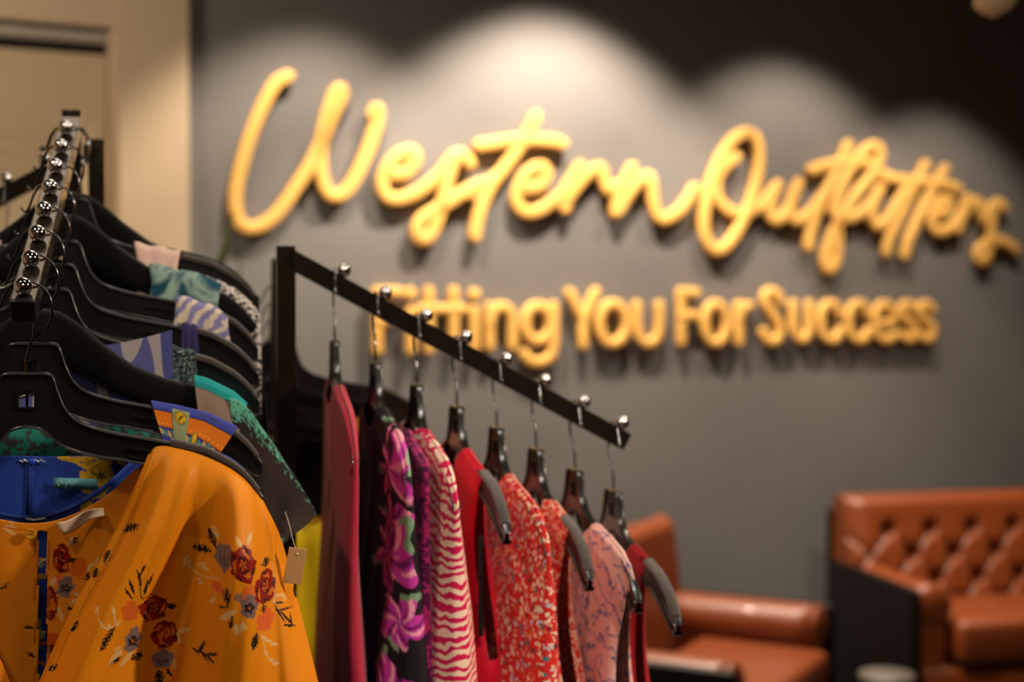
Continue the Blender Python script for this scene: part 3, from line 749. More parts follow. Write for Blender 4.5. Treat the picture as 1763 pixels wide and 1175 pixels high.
bt.lathe([(0, .0), (.0048, 0), (.0053, .0008), (.005, .0018), (.0038, .0013), (0, .0012)], n=24)
bb = bt.build('button', pmat('amber_button', (205, 140, 30), .3, coat=.5), blouse, Matrix.Translation(q) @ Matrix.Rotation(PI/2, 4, 'X'))
hl = MB()
for dx, dy in ((-.0012, 0), (.0012, 0)): hl.tube([(dx, dy, .0012), (dx, dy, .0019)], .0005, 8)
hl.build('thread', pmat('thread_dark', (50, 28, 10), .8), bb)
lb = MB()
rows = []
for j in range(7):
    row = []
    for i in range(13):
        u = i/12; v = j/6
        a = px2loc(M0, lerp(96, 178, u)+v*lerp(12, 2, u), lerp(900, 873, u)+v*lerp(20, 14, u)+3*math.sin(u*7), .004-.006*math.sin(u*5+v*2)*.5)
        row.append(a)
    rows.append(row)
lb.grid(rows); solid(lb.build('care_label', cloth('white_satin_label', (222, 196, 170), .45), blouse), .0006)
# swing tag and its string behind the blouse shoulder
tagm = MB(); Mt = MA[1]
c_ = at(508, 975, 1.33)
Rt = Matrix.Rotation(math.radians(10), 3, 'Y') @ Matrix.Rotation(.2, 3, 'Z')
tg = empty('price_tag', Matrix.Translation(c_), 'tan card swing tag hanging on a thin thread beside the mustard blouse', 'price tag')
tagm.box((0, 0, 0), (.017, .0012, .034), Rt, .0004); tagm.build('card', pmat('tan_card', (196, 150, 96), .6), tg)
ey = MB(); ey.tube([Rt @ Vector((0, -.0012, .0115)), Rt @ Vector((0, .0012, .0115))], .0011, 12); ey.build('eyelet', pmat('eyelet', (240, 225, 200), .4), tg)
sp = MB(); a0 = at(491, 882, 1.34)-c_; sp.tube(smoothpath([a0, at(497, 900, 1.335)-c_, at(503, 925, 1.33)-c_, Rt @ Vector((0, -.001, .0115))], 5), .00035, 6); sp.build('thread', pmat('thread', (205, 190, 165), .6), tg)
# ---- blue scarf print dress on hanger 1 -------------------------------------
M1 = MA[1]
BLU = (40, 66, 158)
dress = empty('scarf_print_dress', M1, 'royal blue sleeveless dress with yellow and orange belt print, behind the mustard blouse', 'dress', 'garments on the rack arm pointing at the camera')
M_blue = cloth_attr('blue_scarf_cloth', .5, .15)
YEL = (214, 168, 34)
def paint_blue(X, Y):
    P = Print(X, Y, BLU)
    # chain and wheel motif
    P.line([(98, 793), (125, 797), (150, 795), (175, 790)], 4, YEL); P.line([(98, 793), (125, 800), (145, 812)], 3, YEL)
    P.ell(147, 803, 8, 8, YEL); P.ell(147, 803, 5, 5, (120, 92, 20)); P.ell(147, 803, 2.6, 2.6, YEL)
    P.ell(168, 825, 25, 27, YEL); P.ell(170, 826, 20, 22, (96, 74, 18)); P.ell(170, 826, 18, 20, (188, 148, 30))
    for a in (20, 80, 140): P.leaf(170, 826, 17, 3, a, (86, 66, 20))
    P.line([(180, 800), (195, 780)], 9, YEL); P.line([(138, 820), (140, 850), (160, 857), (180, 850)], 4, YEL); P.ell(162, 850, 12, 5, (120, 130, 170))
    P.ell(150, 872, 12, 10, YEL); P.line([(142, 868), (158, 878)], 1, (120, 92, 20)); P.line([(200, 800), (212, 805)], 3, YEL)
    # motif lower down, seen through the keyhole
    for cy in (968, 1092): 
        P.ell(68, cy, 9, 8, YEL); P.ell(68, cy, 7, 5, (80, 92, 150)); P.line([(60, cy+4), (78, cy-5)], 2, (220, 200, 120))
    P.line([(56, 992), (76, 992)], 4, YEL); P.ell(64, 1075, 8, 12, YEL); P.ell(66, 1110, 8, 8, (60, 130, 140)); P.line([(56, 1103), (78, 1108)], 3, (212, 110, 30)); P.line([(56, 1135), (76, 1142)], 3, (222, 120, 30))
    return P
def yb1(U, V, x, z): return .016+0*U+.001*np.sin(x*80)+.004*V, 0*U, 0*U
topi = [(-160, 770), (-80, 785), (-20, 790), (50, 791), (100, 792), (150, 790), (235, 788), (290, 760), (380, 775), (420, 805)]
Si = coons(topi, [(-200, 1400), (480, 1400)], [(-160, 770), (-180, 1100), (-200, 1400)], [(420, 805), (450, 1100), (480, 1400)], 200, 220)
Pi_ = paint_blue(Si[..., 0].ravel(), Si[..., 1].ravel())
join_panels('back_panel', [panel('', M1, Si, yb1, None)], M_blue, dress, M1, [Pi_.c])
def yf1(U, V, x, z): return -.014+.001*np.sin(x*60)-.004*V, 0*U, 0*U
topf = [(-140, 790), (-80, 845), (-30, 876), (10, 889), (50, 893), (90, 888), (135, 870), (185, 838), (236, 792), (290, 765), (380, 780), (420, 805)]
Sf = coons(topf, [(-200, 1400), (480, 1400)], [(-140, 790), (-180, 1100), (-200, 1400)], [(420, 805), (450, 1100), (480, 1400)], 200, 220)
Pf = paint_blue(Sf[..., 0].ravel(), Sf[..., 1].ravel())
Xf, Yf = Sf[..., 0].ravel(), Sf[..., 1].ravel()
join_panels('front_panel', [panel('', M1, Sf, yf1, None)], M_blue, dress, M1, [Pf.c])
# neck binding (rolled blue edge)
nb_ = MB(); nb_.tube(smoothpath([px2loc(M1, a, b-2, -.0145) for a, b in topf[:9]], 6), .0024, 8); nb_.build('neck_binding', cloth('blue_binding', (52, 80, 180), .45), dress)
lo = MB(); lo.tube([px2loc(M1, 44, 893, -.018), px2loc(M1, 58, 896, -.0185), px2loc(M1, 78, 893, -.018)], .0012, 8); lo.build('hanging_loop', cloth('white_loop', (225, 215, 220)), dress)
zp = MB()
for xx in (47.5, 56): zp.tube([px2loc(M1, xx, 800, .0145), px2loc(M1, xx-1, 850, .0148), px2loc(M1, xx-1.5, 900, .015)], .0012, 8)
zp.tube([px2loc(M1, 52, 800, .0135), px2loc(M1, 50.5, 900, .014)], .0013, 8); zpo = zp.build('zipper', cloth('navy_zip', (20, 50, 130)), dress)
zl = MB(); zl.sphere(px2loc(M1, 55, 796, .012), .0032, 12, 8, (1, .5, 1)); zl.build('zip_pull', pmat('blue_pull', (20, 70, 190), .3), zpo)
bd = MB()
for k in range(14):
    xx = lerp(35, 76, k/13)
    if 49 < xx < 60: continue
    bd.sphere(px2loc(M1, xx, 794+2*math.sin(k*2.1), .0135), .0011, 8, 6)
bd.build('neck_beads', pmat('glass_beads', (200, 205, 220), .15, metal=.6), dress)
lt = MB(); g = []
for j in range(3):
    g.append([px2loc(M1, lerp(93, 168, i/9), lerp(823, 825, i/9)+j*9+(.0), .0125-.002*math.sin(i*.9)) for i in range(10)])
lt.grid(g); lto = lt.build('brand_label', cloth('teal_label', (84, 146, 156), .5), dress); solid(lto, .0005)
sq = MB(); sq.tube(smoothpath([px2loc(M1, 98+i*3.2, 832+(4 if i % 2 else -4)+1.5*math.sin(i*1.7), .0092) for i in range(13)], 3), .0003, 5); sq.build('label_script', pmat('label_thread', (150, 196, 200), .7), lto)
# printed shoulder straps draped over the hanger
def paint_strap(s, t):
    """s across 0..1, t cm-like distance down the strap from top 0..1"""
    P = Print(s*150+260, t*100+712, BLU)
    return P
def strap_mesh(M, xa, xb, drop, npx, npy, side=1, flare=.0, back=True, lift=.0, thick=1.0):
    prof = [(.012, -.05), (.0095, -.03), (.0078, -.012), (.0062, -.003), (.003, .0018), (0, .0024), (-.003, .0018), (-.0062, -.003), (-.0082, -.012)]
    ys = [p[0] for p in prof]; zs = [p[1] for p in prof]
    tt = np.arange(len(ys)); t2 = np.linspace(0, len(ys)-1, 90); ys = list(np.interp(t2, tt, ys)); zs = list(np.interp(t2, tt, zs))
    ex = np.linspace(-.012, -drop, npy)
    ys += [-.0082-.006*(1-math.exp(-(-e-.012)/.02)) for e in ex[1:]]; zs += list(ex[1:])
    V = []; S_ = []
    for y, dz in zip(ys, zs):
        for q in range(npx):
            f = q/(npx-1); x = lerp(xa, xb, f)
            V.append((side*(x+flare*dz*(f-.3)), y*thick+bend(x)+.0012*math.sin(f*9)*min(1, max(0, -dz*20)), ztop(x)+.0042+lift+dz)); S_.append((f, -dz))
    rows = len(ys); fs = [(a*npx+b, a*npx+b+1, (a+1)*npx+b+1, (a+1)*npx+b) for a in range(rows-1) for b in range(npx-1)]
    return V, fs, np.array(S_)
for side in (1, -1):
    Vv, Ff, Ss = strap_mesh(M1, .108, .187, .11, 90, 110, side, 1.0)
    P = Print(Ss[:, 0]*150, Ss[:, 1]*1850, (58, 66, 160)); X, Y = P.X, P.Y
    def band(y0, y1, col, x0=-9, x1=999): P.put((Y > y0) & (Y < y1) & (X > x0) & (X < x1), col)
    band(9, 11, (60, 40, 30)); band(11, 38, (226, 118, 24)); band(38, 40, (60, 40, 30)); P.put((np.abs(Y-32) < 1) & (np.sin(X*.6) > 0), (245, 190, 60))
    for k in range(13):
        P.leaf(4+k*11, 47+3*math.sin(k), 9, 5.5, 50, (60, 50, 60)); P.leaf(4+k*11, 47+3*math.sin(k), 8, 4.4, 50, (70, 150, 150) if k % 2 else (200, 168, 120))
    P.put((np.abs(X-52-(Y-20)*.0) < 17) & (Y > 2) & (Y < 60), (60, 44, 36)); P.put((np.abs(X-52) < 15.5) & (Y > 3) & (Y < 60), (150, 158, 118))
    P.ell(52, 16, 12, 12, (60, 44, 30)); P.ell(52, 16, 10.5, 10.5, (224, 178, 30)); P.ell(52, 16, 8.5, 8.5, (70, 50, 20)); P.ell(52, 16, 7.7, 7.7, (224, 178, 30)); P.leaf(52, 16, 8, 2.2, -50, (70, 50, 20))
    P.ell(88, 42, 7, 10, (60, 44, 30)); P.ell(88, 42, 5.5, 8.5, (224, 178, 30))
    o = mesh_obj('shoulder_strap', Vv, Ff, M_blue, dress); setcols(o, P.c); solid(o)
# ---- mint, teal and brown top on hanger 2 (velvet) ---------------------------
M2 = MA[2]
mint = empty('speckled_top', M2, 'dark brown top with mint speckled shoulder and teal and taupe strap', 'top', 'garments on the rack arm pointing at the camera')
M_mint = cloth_attr('brown_mint_cloth', .8, .2)
ts = [(395, 684), (412, 690), (430, 706), (450, 735), (470, 762), (490, 795), (512, 828), (545, 884)]
ls = [(395, 684), (400, 740), (410, 800), (430, 880), (450, 960)]
rs = [(545, 884), (528, 900), (505, 915), (488, 928)]
bs = [(450, 960), (470, 945), (488, 928)]
Sm = coons(ts, bs, ls, rs, 110, 110)
Pm = Print(Sm[..., 0].ravel(), Sm[..., 1].ravel(), (46, 35, 30))
rng = np.random.RandomState(3); U_ = np.tile(np.linspace(0, 1, 110), 110); V_ = np.repeat(np.linspace(0, 1, 110), 110)
nz = rng.rand(110*110); blk = rng.rand(28, 28).repeat(4, 0).repeat(4, 1)[:110, :110].ravel()
Pm.put((nz*.6+blk*.4) > (V_*4.5+.25*U_*3), (104, 186, 160)); Pm.put((nz*.5+blk*.5) > (1-V_)*3.2+.15+(U_-.55)**2*2, (86, 176, 150))
def ym(U, V, x, z): return -.012-.02*V+.006*np.sin(U*9+V*4)*V+bend_np(x), 0*U, 0*U
for mi in (False, True): join_panels('sleeve', [panel('', M2, Sm, ym, None, mirror=mi)], M_mint, mint, M2, [Pm.c])
def yback2(U, V, x, z): return .011-.004*V+bend_np(x), 0*U, 0*U
M_brown = cloth('brown_cloth', (42, 32, 28))
for mi in (False, True): join_panels('sleeve_back', [panel('', M2, Sm, yback2, None, mirror=mi)], M_brown, mint, M2)
# mint shoulder roll along the hanger, from the neck to the sleeve
ro = MB(); pts = [(243, 641), (262, 648), (290, 662), (330, 679), (370, 686), (400, 686), (420, 700)]
ro.tube(smoothpath([px2loc(M2, a, b, .016) for a, b in pts], 5), [.0016+.0012*math.sin(PI*i/30) for i in range(31)], 8); ro.build('neckline_edge', cloth('mint_cloth', (96, 178, 156)), mint)
for side in (1, -1):
    Vv, Ff, Ss = strap_mesh(M2, .147, .198, .06, 40, 40, side, .4, lift=.005, thick=1.35)
    P = Print(Ss[:, 0]*90, Ss[:, 1]*1762, (28, 148, 150)); P.put((P.Y > 15) & (P.Y < 60), (142, 118, 104)); P.put((P.Y > 15) & (P.Y < 16.5), (60, 90, 90))
    o = mesh_obj('shoulder_strap', Vv, Ff, M_mint, mint); setcols(o, P.c); solid(o)
# body of the mint top with its teal inside and printed back neck
bo = MB(); g = []
for j in range(14):
    row = []
    for i in range(41):
        u = i/40*2-1; x = u*.2; zt = -.178-.012*(1-u*u)
        row.append(Vector((x, -.008-.003*math.sin(u*14)*(j/13)-.004*j/13, zt-j/13*.45)))
    g.append(row)
bo.grid(g); solid(bo.build('front_panel', cloth_noise('teal_speckle', [(0, (20, 112, 102)), (.52, (46, 52, 44))], 160, 4), mint))
bo = MB(); g = []
for j in range(14):
    g.append([Vector((i/40*.25-.125, .011, -.095-.02*(1-(i/20-1)**2)-j/13*.3)) for i in range(41)])
bo.grid(g); bo.build('back_panel', cloth_noise('periwinkle_brush', [(0, (80, 84, 150)), (.5, (176, 166, 170)), (.62, (92, 96, 160))], 22, 1, .8, (1, 1, .3)), mint)
# ---- strapped tops further up the arm ----------------------------------------
M_s3 = cloth_wave('teal_black_print', [(0, (18, 28, 42)), (.48, (60, 150, 140)), (.62, (200, 190, 165)), (.72, (20, 30, 44))], 26, 14, 5, (.3, .6, 0))
M_s4 = cloth('navy_purple_cloth', (48, 44, 92))
M_s5 = cloth_wave('lilac_zebra', [(0, (132, 126, 178)), (.5, (214, 196, 178))], 24, 5, 3, (.2, .9, .3))
M_s6 = cloth_noise('teal_tiedye', [(0, (6, 26, 44)), (.42, (16, 72, 96)), (.55, (150, 176, 164)), (.64, (24, 84, 108))], 28, 4, .6, inter='LINEAR')
M_s7 = cloth('pale_pink_cloth', (226, 190, 178))
GG = 'garments on the rack arm pointing at the camera'
def tk(name, i, mat, px0, px1, label, cat='top', **k):
    M = MA[i]; xa = px2loc(M, px0, 600).x; xb = px2loc(M, px1, 600).x
    o = strap_top(name, M, mat, xa, xb, seed=i, **k); return tag(o, label, cat, GG)
tk('sleeveless_top', 3, M_s3, 272, 336, 'black top with teal and cream squiggle print strap, on left rack arm')
tk('sleeveless_top', 4, M_s4, 313, 342, 'plain navy purple narrow strap top, on left rack arm')
tk('sleeveless_top', 5, M_s5, 298, 398, 'lilac and cream zebra striped sleeveless top')
tk('sleeveless_top', 6, M_s6, 256, 384, 'teal and white tie dye sleeveless top with wide strap', thick=1.4, lift=.004)
tk('sleeveless_top', 7, M_s7, 236, 308, 'pale pink sleeveless top at the top of the left rack arm')
# black and white lace cardigan and a black velvet jacket at the back of the arm
M_lace = cloth_noise('lace', [(0, (26, 24, 26)), (.5, (210, 200, 196))], 260, 2, .3)
Mx = frame(hookpos('A', 7)+E2*.026+ZZ*.0, A11)
for side in (1,):
    pass
lroot = empty('lace_top', MA[6] @ Matrix.Translation((0, .03, -.002)), 'black and white lace shoulder piece behind the tie dye top', 'top', GG)
for side in (1, -1):
    g = []; lc = MB()
    for y, dz in ((.012, -.12), (.012, -.06), (.0095, -.02), (.006, -.003), (0, .004), (-.006, -.003), (-.0095, -.02), (-.012, -.06), (-.014, -.13)):
        g.append([Vector((side*(lerp(.125, .216, i/16)), y+bend(lerp(.125, .212, i/16)), ztop(lerp(.125, .212, i/16))+.009+dz)) for i in range(17)])
    lc.grid(g); solid(lc.build('shoulder', M_lace, lroot))
tube_garment('velvet_jacket', MA[7] @ Matrix.Translation((0, .019, .004)), M_velvet, xn=.05, ws=.215, wb=.23, length=.6, nf=.1, seed=4, tprof=([0, .003, .1, .6], [0, .013, .02, .026]))
tag(bpy.data.objects['velvet_jacket'], 'black velvet jacket with wide rounded shoulders at the far end of the left arm', 'jacket', GG)
hanger(MA[7] @ Matrix.Translation((0, .019, .004)), 'v', 'black velvet hanger inside the velvet jacket near the upright', GA)
# ------------------------------------------------------------------ arm C (to the right), edge on
AC = A11+PI/2
GC = 'hangers on the rack arm sloping down to the right'
GCg = 'garments on the rack arm sloping down to the right'
names = ['maroon blouse', 'black and magenta floral blouse', 'pink zebra print blouse', 'plain red top', 'red floral blouse', 'coral scale print top', 'pale pink palm print top', 'dark red top nearest the arm end']
MC = []
for k in range(8):
    i = 7-k
    M = frame(hookpos('C', i, .003), AC+.05+[-.05, -.02, -.01, .015, 0, -.015, .01, -.01][k]); MC.append(M)
    hanger(M, 'p', 'black plastic hanger holding the '+names[k], GC, strips=k in (3, 5, 7))
# prints
M_maroon = cloth('maroon_cloth', (172, 38, 62), .6, .5)
M_zebra = cloth_wave('pink_zebra', [(0, (206, 14, 84)), (.5, (240, 205, 180))], 33, 7, 1.3, (.3, .25, 0), (1, 1, 1), detail=2)
M_red = cloth('red_cloth', (206, 10, 42), .6, .3)
M_redfl = cloth_voronoi('red_floral', [(0, (236, 214, 186)), (.45, (40, 120, 125)), (.55, (236, 196, 160)), (.72, (48, 40, 60)), (.8, (232, 130, 80)), (.9, (190, 200, 215))], 150, base=(216, 38, 36))
M_coral = cloth_voronoi('coral_scales', [(0, (236, 190, 160)), (.42, (214, 40, 44))], 75, rings=2.2)
M_palm = cloth_wave('palm_print', [(0, (120, 110, 160)), (.1, (240, 188, 178))], 16, 14, 2.5, (.6, .4, 0))
M_dred = cloth('dark_red_cloth', (158, 14, 26), .6, .3)
def paint_magenta(cent):
    BL = lin((22, 18, 22)); MG = lin((190, 52, 160)); PK = lin((232, 150, 170)); PU = lin((110, 24, 96)); GR = lin((120, 150, 118))
    def f(v):
        base = BL
        for (c, r, sd) in cent:
            d = v-c; d2 = math.sqrt(d.z**2+d.y**2+(.45*d.x)**2)
            th = math.atan2(d.z, d.y+d.x*.4)
            rr = r*(1+.18*math.sin(5*th+sd)+.1*math.sin(9*th))
            if d2 < rr:
                q = math.sin(th*5+sd+d2/r*6)+.6*math.sin(th*11+d2/r*9)
                base = PK if q > .75 else (PU if q < -.75 else MG)
            elif d2 < rr*1.25 and math.sin(th*2+sd) > .75: base = GR
        return base
    return f
def cfl(M, x, y, dep): return M.inverted() @ at(x, y, dep)
Mm = MC[1]
cents = [(cfl(Mm, x_, y_, 1.49), r_, q_) for x_, y_, r_, q_ in ((652, 735, .03, 1), (648, 815, .036, 2.2), (655, 905, .03, .5), (652, 965, .036, 3), (692, 1070, .024, 4), (655, 1185, .03, 5))]
M_mag = cloth_attr('magenta_floral', .6)
tp = lambda s, a=1: ([0, .003, .03, .09, .15, .28, .75], [0, .011, .018*s, .034*s, .044*s, .056*s, .09*s])
g = []
g.append(tube_garment('blouse', MC[0], M_maroon, xn=.06, ws=.214, wb=.22, length=.85, tprof=([0, .003, .03, .1, .2, .35, .85], [0, .013, .015, .018, .023, .028, .04]), seed=11, nf=.1, fold=.6))
tag(g[-1], 'plain maroon long blouse, leftmost on the arm sloping right', 'blouse', GCg)
g.append(tube_garment('blouse', MC[1], M_mag, xn=.06, ws=.214, wb=.225, length=.8, lean=-.03, tprof=([0, .003, .03, .09, .16, .22, .265, .30, .34, .8], [0, .013, .018, .024, .036, .052, .066, .045, .04, .05]), seed=12, nf=.1, paint=paint_magenta(cents), rows_=340, n=300, fold=.5))
tag(g[-1], 'black blouse with large magenta and pink flowers', 'blouse', GCg)
g.append(tube_garment('blouse', MC[2], M_zebra, xn=.05, ws=.214, wb=.235, length=.85, tprof=tp(1.12), seed=13, nf=.1, fold=.5))
tag(g[-1], 'hot pink and cream zebra print blouse', 'blouse', GCg)
g.append(tube_garment('top', MC[3], M_red, xn=.05, ws=.13, wb=.2, length=.85, tprof=tp(1.05), seed=14, nf=.1, arm=True, fold=.9))
tag(g[-1], 'plain bright red sleeveless top with hanger tip showing', 'top', GCg)
g.append(tube_garment('blouse', MC[4], M_redfl, xn=.06, ws=.214, wb=.23, length=.85, tprof=tp(1.15), seed=15, nf=.1, fold=.8))
tag(g[-1], 'red blouse with small cream and teal flowers', 'blouse', GCg)
g.append(tube_garment('top', MC[5], M_coral, xn=.07, ws=.15, wb=.2, length=.85, tprof=tp(1.0), seed=16, nf=.1, arm=True, fold=.5))
tag(g[-1], 'coral red sleeveless top with pale scale and dot print', 'top', GCg)
g.append(tube_garment('top', MC[6], M_palm, xn=.08, ws=.2, wb=.2, length=.85, tprof=tp(.95), seed=17, nf=.1, arm=True, fold=.4))
tag(g[-1], 'pale pink sleeveless top with blue palm tree print', 'top', GCg)
g.append(tube_garment('top', MC[7], M_dred, xn=.08, ws=.125, wb=.16, length=.85, tprof=tp(.8), seed=18, nf=.1, arm=True, fold=.6))
tag(g[-1], 'dark red top, last on the arm sloping right', 'top', GCg)
# purple sheer blouse squeezed between the floral and zebra ones
Mp = MC[2] @ Matrix.Translation((-.03, .024, -.004))
o = tube_garment('blouse', Mp, cloth_noise('plum_shimmer', [(0, (96, 14, 70)), (.5, (190, 40, 110)), (.6, (110, 16, 76))], 60, 3, .4), xn=.04, ws=.16, wb=.19, length=.85, tprof=tp(.6), seed=21, nf=.1, fold=.6)
tag(o, 'plum shimmering blouse between the magenta floral and zebra print blouses', 'blouse', GCg)
# black size tag hanging in the red top
tg2 = MB(); c3 = at(828, 1010, 1.55); tg2.box((0, 0, 0), (.006, .001, .11), None, .0004); 
o = tg2.build('size_tag', pmat('black_card', (20, 18, 18), .5), None, Matrix.Translation(c3)); tag(o, 'long black swing tag hanging down the front of the plain red top', 'tag')
# ------------------------------------------------------------------ arm D (away from camera)
GD = 'hangers on the rack arm pointing at the wall'
GDg = 'garments on the rack arm pointing at the wall'
MD = []
dl = ['black plastic hanger directly behind the short upright, highest on the wall side arm', 'dark hanger holding the bright yellow top', 'dark hanger holding the mustard dress', 'dark hanger holding the added black blouse', 'dark hanger lowest on the wall side arm, with plum top']
for k, i in enumerate((7, 6, 5, 4, 3)):
    M = frame(hookpos('D', i, -.011), A11+[.03, -.05, .02, 0, .05][k]); MD.append(M); hanger(M, 'p', dl[k], GD)
def td(name, k, mat, xa, xb, label, cat, **kw):
    o = strap_top(name, MD[k], mat, xa, xb, seed=k, **kw); return tag(o, label, cat, GDg)
M_yel = cloth('yellow_cloth', (226, 192, 16), .6, .3); M_must = cloth('mustard_cloth', (200, 140, 20), .6, .3)
td('sleeveless_top', 1, M_yel, .082, .102, 'bright yellow thin strap top behind the maroon blouse', 'top', drop=.19)
td('dress', 2, M_must, .095, .135, 'mustard yellow sleeveless dress behind the maroon blouse', 'dress', drop=.16)
o = tube_garment('blouse', MD[3], cloth('shade_black_cloth', (20, 18, 20)), xn=.08, ws=.2, wb=.22, length=.8, seed=31, nf=.1); tag(o, 'added black blouse standing in for shade behind the yellow top', 'blouse', GDg)  # black garment added for the dark hangers and hollow shade seen here
o = tube_garment('top', MD[4], cloth('plum_cloth', (70, 16, 46)), xn=.06, ws=.21, wb=.23, length=.8, seed=32, nf=.12); tag(o, 'plum top farthest along the wall side arm', 'top', GDg)
# ------------------------------------------------------------------ arm B (to the left)
GB = 'hangers on the rack arm pointing left'
for k, i in enumerate((6, 5, 4)):
    M = frame(hookpos('B', i, -.011), AC+[.03, -.02, .02][k])
    hanger(M, 'v' if k == 1 else 'p', ['black hanger closest to the tall upright on the left arm, with pale pink blouse', 'black velvet hanger on the left pointing arm under the second ball', 'black hanger at the left picture edge with dark jacket'][k], GB)
    o = tube_garment('blouse' if k == 0 else 'jacket', M, [M_s7, M_velvet, cloth('black_wool', (24, 22, 24))][k], xn=.06, ws=.2, wb=.22, length=.7, tprof=tp(.8), seed=40+k, nf=.1)
    tag(o, ['pale pink blouse hanging beside the tall upright', 'black velvet jacket on the left pointing arm', 'black wool jacket at the left edge of the rack'][k], 'blouse' if k == 0 else 'jacket', 'garments on the rack arm pointing left')
# ------------------------------------------------------------------ plant
pl_c = at(395, 700, 2.9); pl_c.z = 0
plant = empty('potted_plant', Matrix.Translation(pl_c), 'tall potted plant with long green sword leaves standing behind the rack', 'plant')
mb = MB(); mb.lathe([(0, 0), (.12, 0), (.16, .3), (.17, .32), (.15, .32), (.14, .29), (0, .28)]); mb.build('pot', M_pot, plant)
def leafm(base, tip, w, bendv):
    mb = MB(); rows = []
    b = Vector(base); t = Vector(tip); n = 14
    ax = (t-b).normalized(); sd = ax.cross(Vector((0, 1, 0))).normalized()
    for i in range(n+1):
        u = i/n; p = b.lerp(t, u)+Vector(bendv)*math.sin(u*PI); ww = w*(math.sin(min(1, u*1.15+.12)*PI*.5))*(1-u**3.5)+.001
        rows.append([p-sd*ww, p-sd*ww*.5+Vector((0, -.004, 0)), p+Vector((0, .006, 0)), p+sd*ww*.5+Vector((0, -.004, 0)), p+sd*ww])
    mb.grid(rows); return mb
for (x0, y0, wd, bx) in ((402, 366, .026, -.09), (372, 470, .014, -.02), (413, 452, .012, .02), (385, 500, .016, 0), (340, 560, .016, -.05), (430, 560, .016, .05)):
    tip = at(x0, y0, 2.9)-pl_c
    solid(leafm(((x0-395)*.0004-.02, 0, .28), tip, wd, (bx-.02, 0, 0)).build('leaf', M_leaf, plant), .003)
# ------------------------------------------------------------------ sofas
def seatpiece(name, M, Wd, Dp, label, cat, tuft=True, nbx=6):
    r = empty(name, M, label, cat)
    AH, SH, BH = .615, .51, .848; pt = .035
    for k, x in enumerate((pt/2, Wd-pt/2)):
        mb = MB(); mb.box((x, Dp/2+.01, AH/2+.025), (pt, Dp+.02, AH-.04), None, .008); mb.build('side_panel', M_wood, r)
        s = 1 if k == 0 else -1; xi = x+s*(pt/2+.052)
        mb = MB()
        pr = [(.0, -.03), (.03, -.028), (.05, -.02), (.062, 0)]
        pts = [(xi, .05, AH-.055)]+[(xi, .05+q*(Dp-.06)/10, AH-.055) for q in range(1, 11)]
        mb.tube(pts, .068, 20)
        mb.sphere((xi, Dp-.01, AH-.055), .068, 20, 12, (1, .35, 1))
        mb.build('arm_roll', M_leather, r)
        mb = MB(); mb.box((xi, Dp/2+.02, (AH-.06)/2+.06), (.1, Dp-.04, AH-.16), None, .02); mb.build('arm_cushion', M_leather, r)
    mb = MB(); mb.box((Wd/2, Dp/2+.04, .25), (Wd-2*pt-.02, Dp-.04, .24), None, .025); mb.build('seat_base', M_leather, r)
    ncu = 1 if Wd < 1.1 else 2; x0 = pt+.115; cw = (Wd-2*x0)/ncu
    for q in range(ncu):
        mb = MB(); mb.box((x0+cw*(q+.5), Dp/2+.13, SH-.06), (cw-.008, Dp-.16, .14), None, .03); mb.build('seat_cushion', M_leather, r)
    # backrest
    NX = int(Wd*130); NZ = 70; rows = []
    bx = (Wd-.12)/(nbx); buttons = []
    for j in range(5):
        for i in range(nbx+1):
            xx = .06+bx*(i+(.5 if j % 2 else 0)); zz = .49+j*.083
            if .06 < xx < Wd-.06 and zz < BH-.06: buttons.append((xx, zz))
    def bxx(i): return lerp(.015, Wd-.015, i/NX)
    def face(x, z):
        t = (z-.36)/(BH-.36); y = .23-.13*t if tuft else .15-.06*t
        e = min(x, Wd-x)
        y += -.05*(1-min(1, e/.06))**2
        if tuft:
            d = min(math.hypot(x-bx_, z-bz_) for bx_, bz_ in buttons)
            y += .022-.05*math.exp(-(d/.022)**2)
            # diagonal creases between buttons
            u = (x-.06)/bx; v = (z-.49)/.083
            a = abs(((u-v/2+.5) % 1)-.5); b = abs(((u+v/2+.5) % 1)-.5)
            inr = sst(z, .45, .49)*(1-sst(z, BH-.13, BH-.08))
            y -= inr*.014*(math.exp(-(a/.07)**2)+math.exp(-(b/.07)**2))
        return y
    for j in range(NZ+1):
        z = .36+(BH-.04-.36)*j/NZ
        rows.append([Vector((bxx(i), face(Wd*i/NX, z), z)) for i in range(NX+1)])
    # rounded top roll going over to the back
    for k in range(1, 13):
        a = PI*k/12
        rows.append([Vector((bxx(i), lerp(face(Wd*i/NX, BH-.04), .0, (1-math.cos(a))/2), BH-.04+.045*math.sin(a))) for i in range(NX+1)])
    rows.append([Vector((bxx(i), .0, .36)) for i in range(NX+1)])
    mb = MB(); mb.grid(rows)
    n_ = len(rows)
    for e in (0, NX): mb.add([rw[e] for rw in rows], [tuple(range(n_))])
    br = mb.build('backrest', M_leather, r)
    if tuft:
        b0 = None
        for (xx, zz) in buttons:
            if b0 is None:
                bb_ = MB(); bb_.sphere((0, 0, 0), .013, 12, 8, (1, .5, 1)); b0 = bb_.build('button', M_button, br); o = b0
            else: o = b0.copy(); COL.objects.link(o); o.parent = br
            o.location = (xx, face(xx, zz)+.004, zz)
    mb = MB(); mb.box((Wd/2, -.012, .45), (Wd, .022, BH-.16), None, .004); mb.build('back_panel', M_wood, r)
    for x in (.06, Wd-.06):
        for y in (.06, Dp-.06):
            mb = MB(); mb.tube([(x, y, 0), (x, y, .13)], [.016, .024], 12); mb.build('leg', M_wood, r)
    return r
fa = math.radians(-90)+math.radians(13)      # facing direction of the sofa
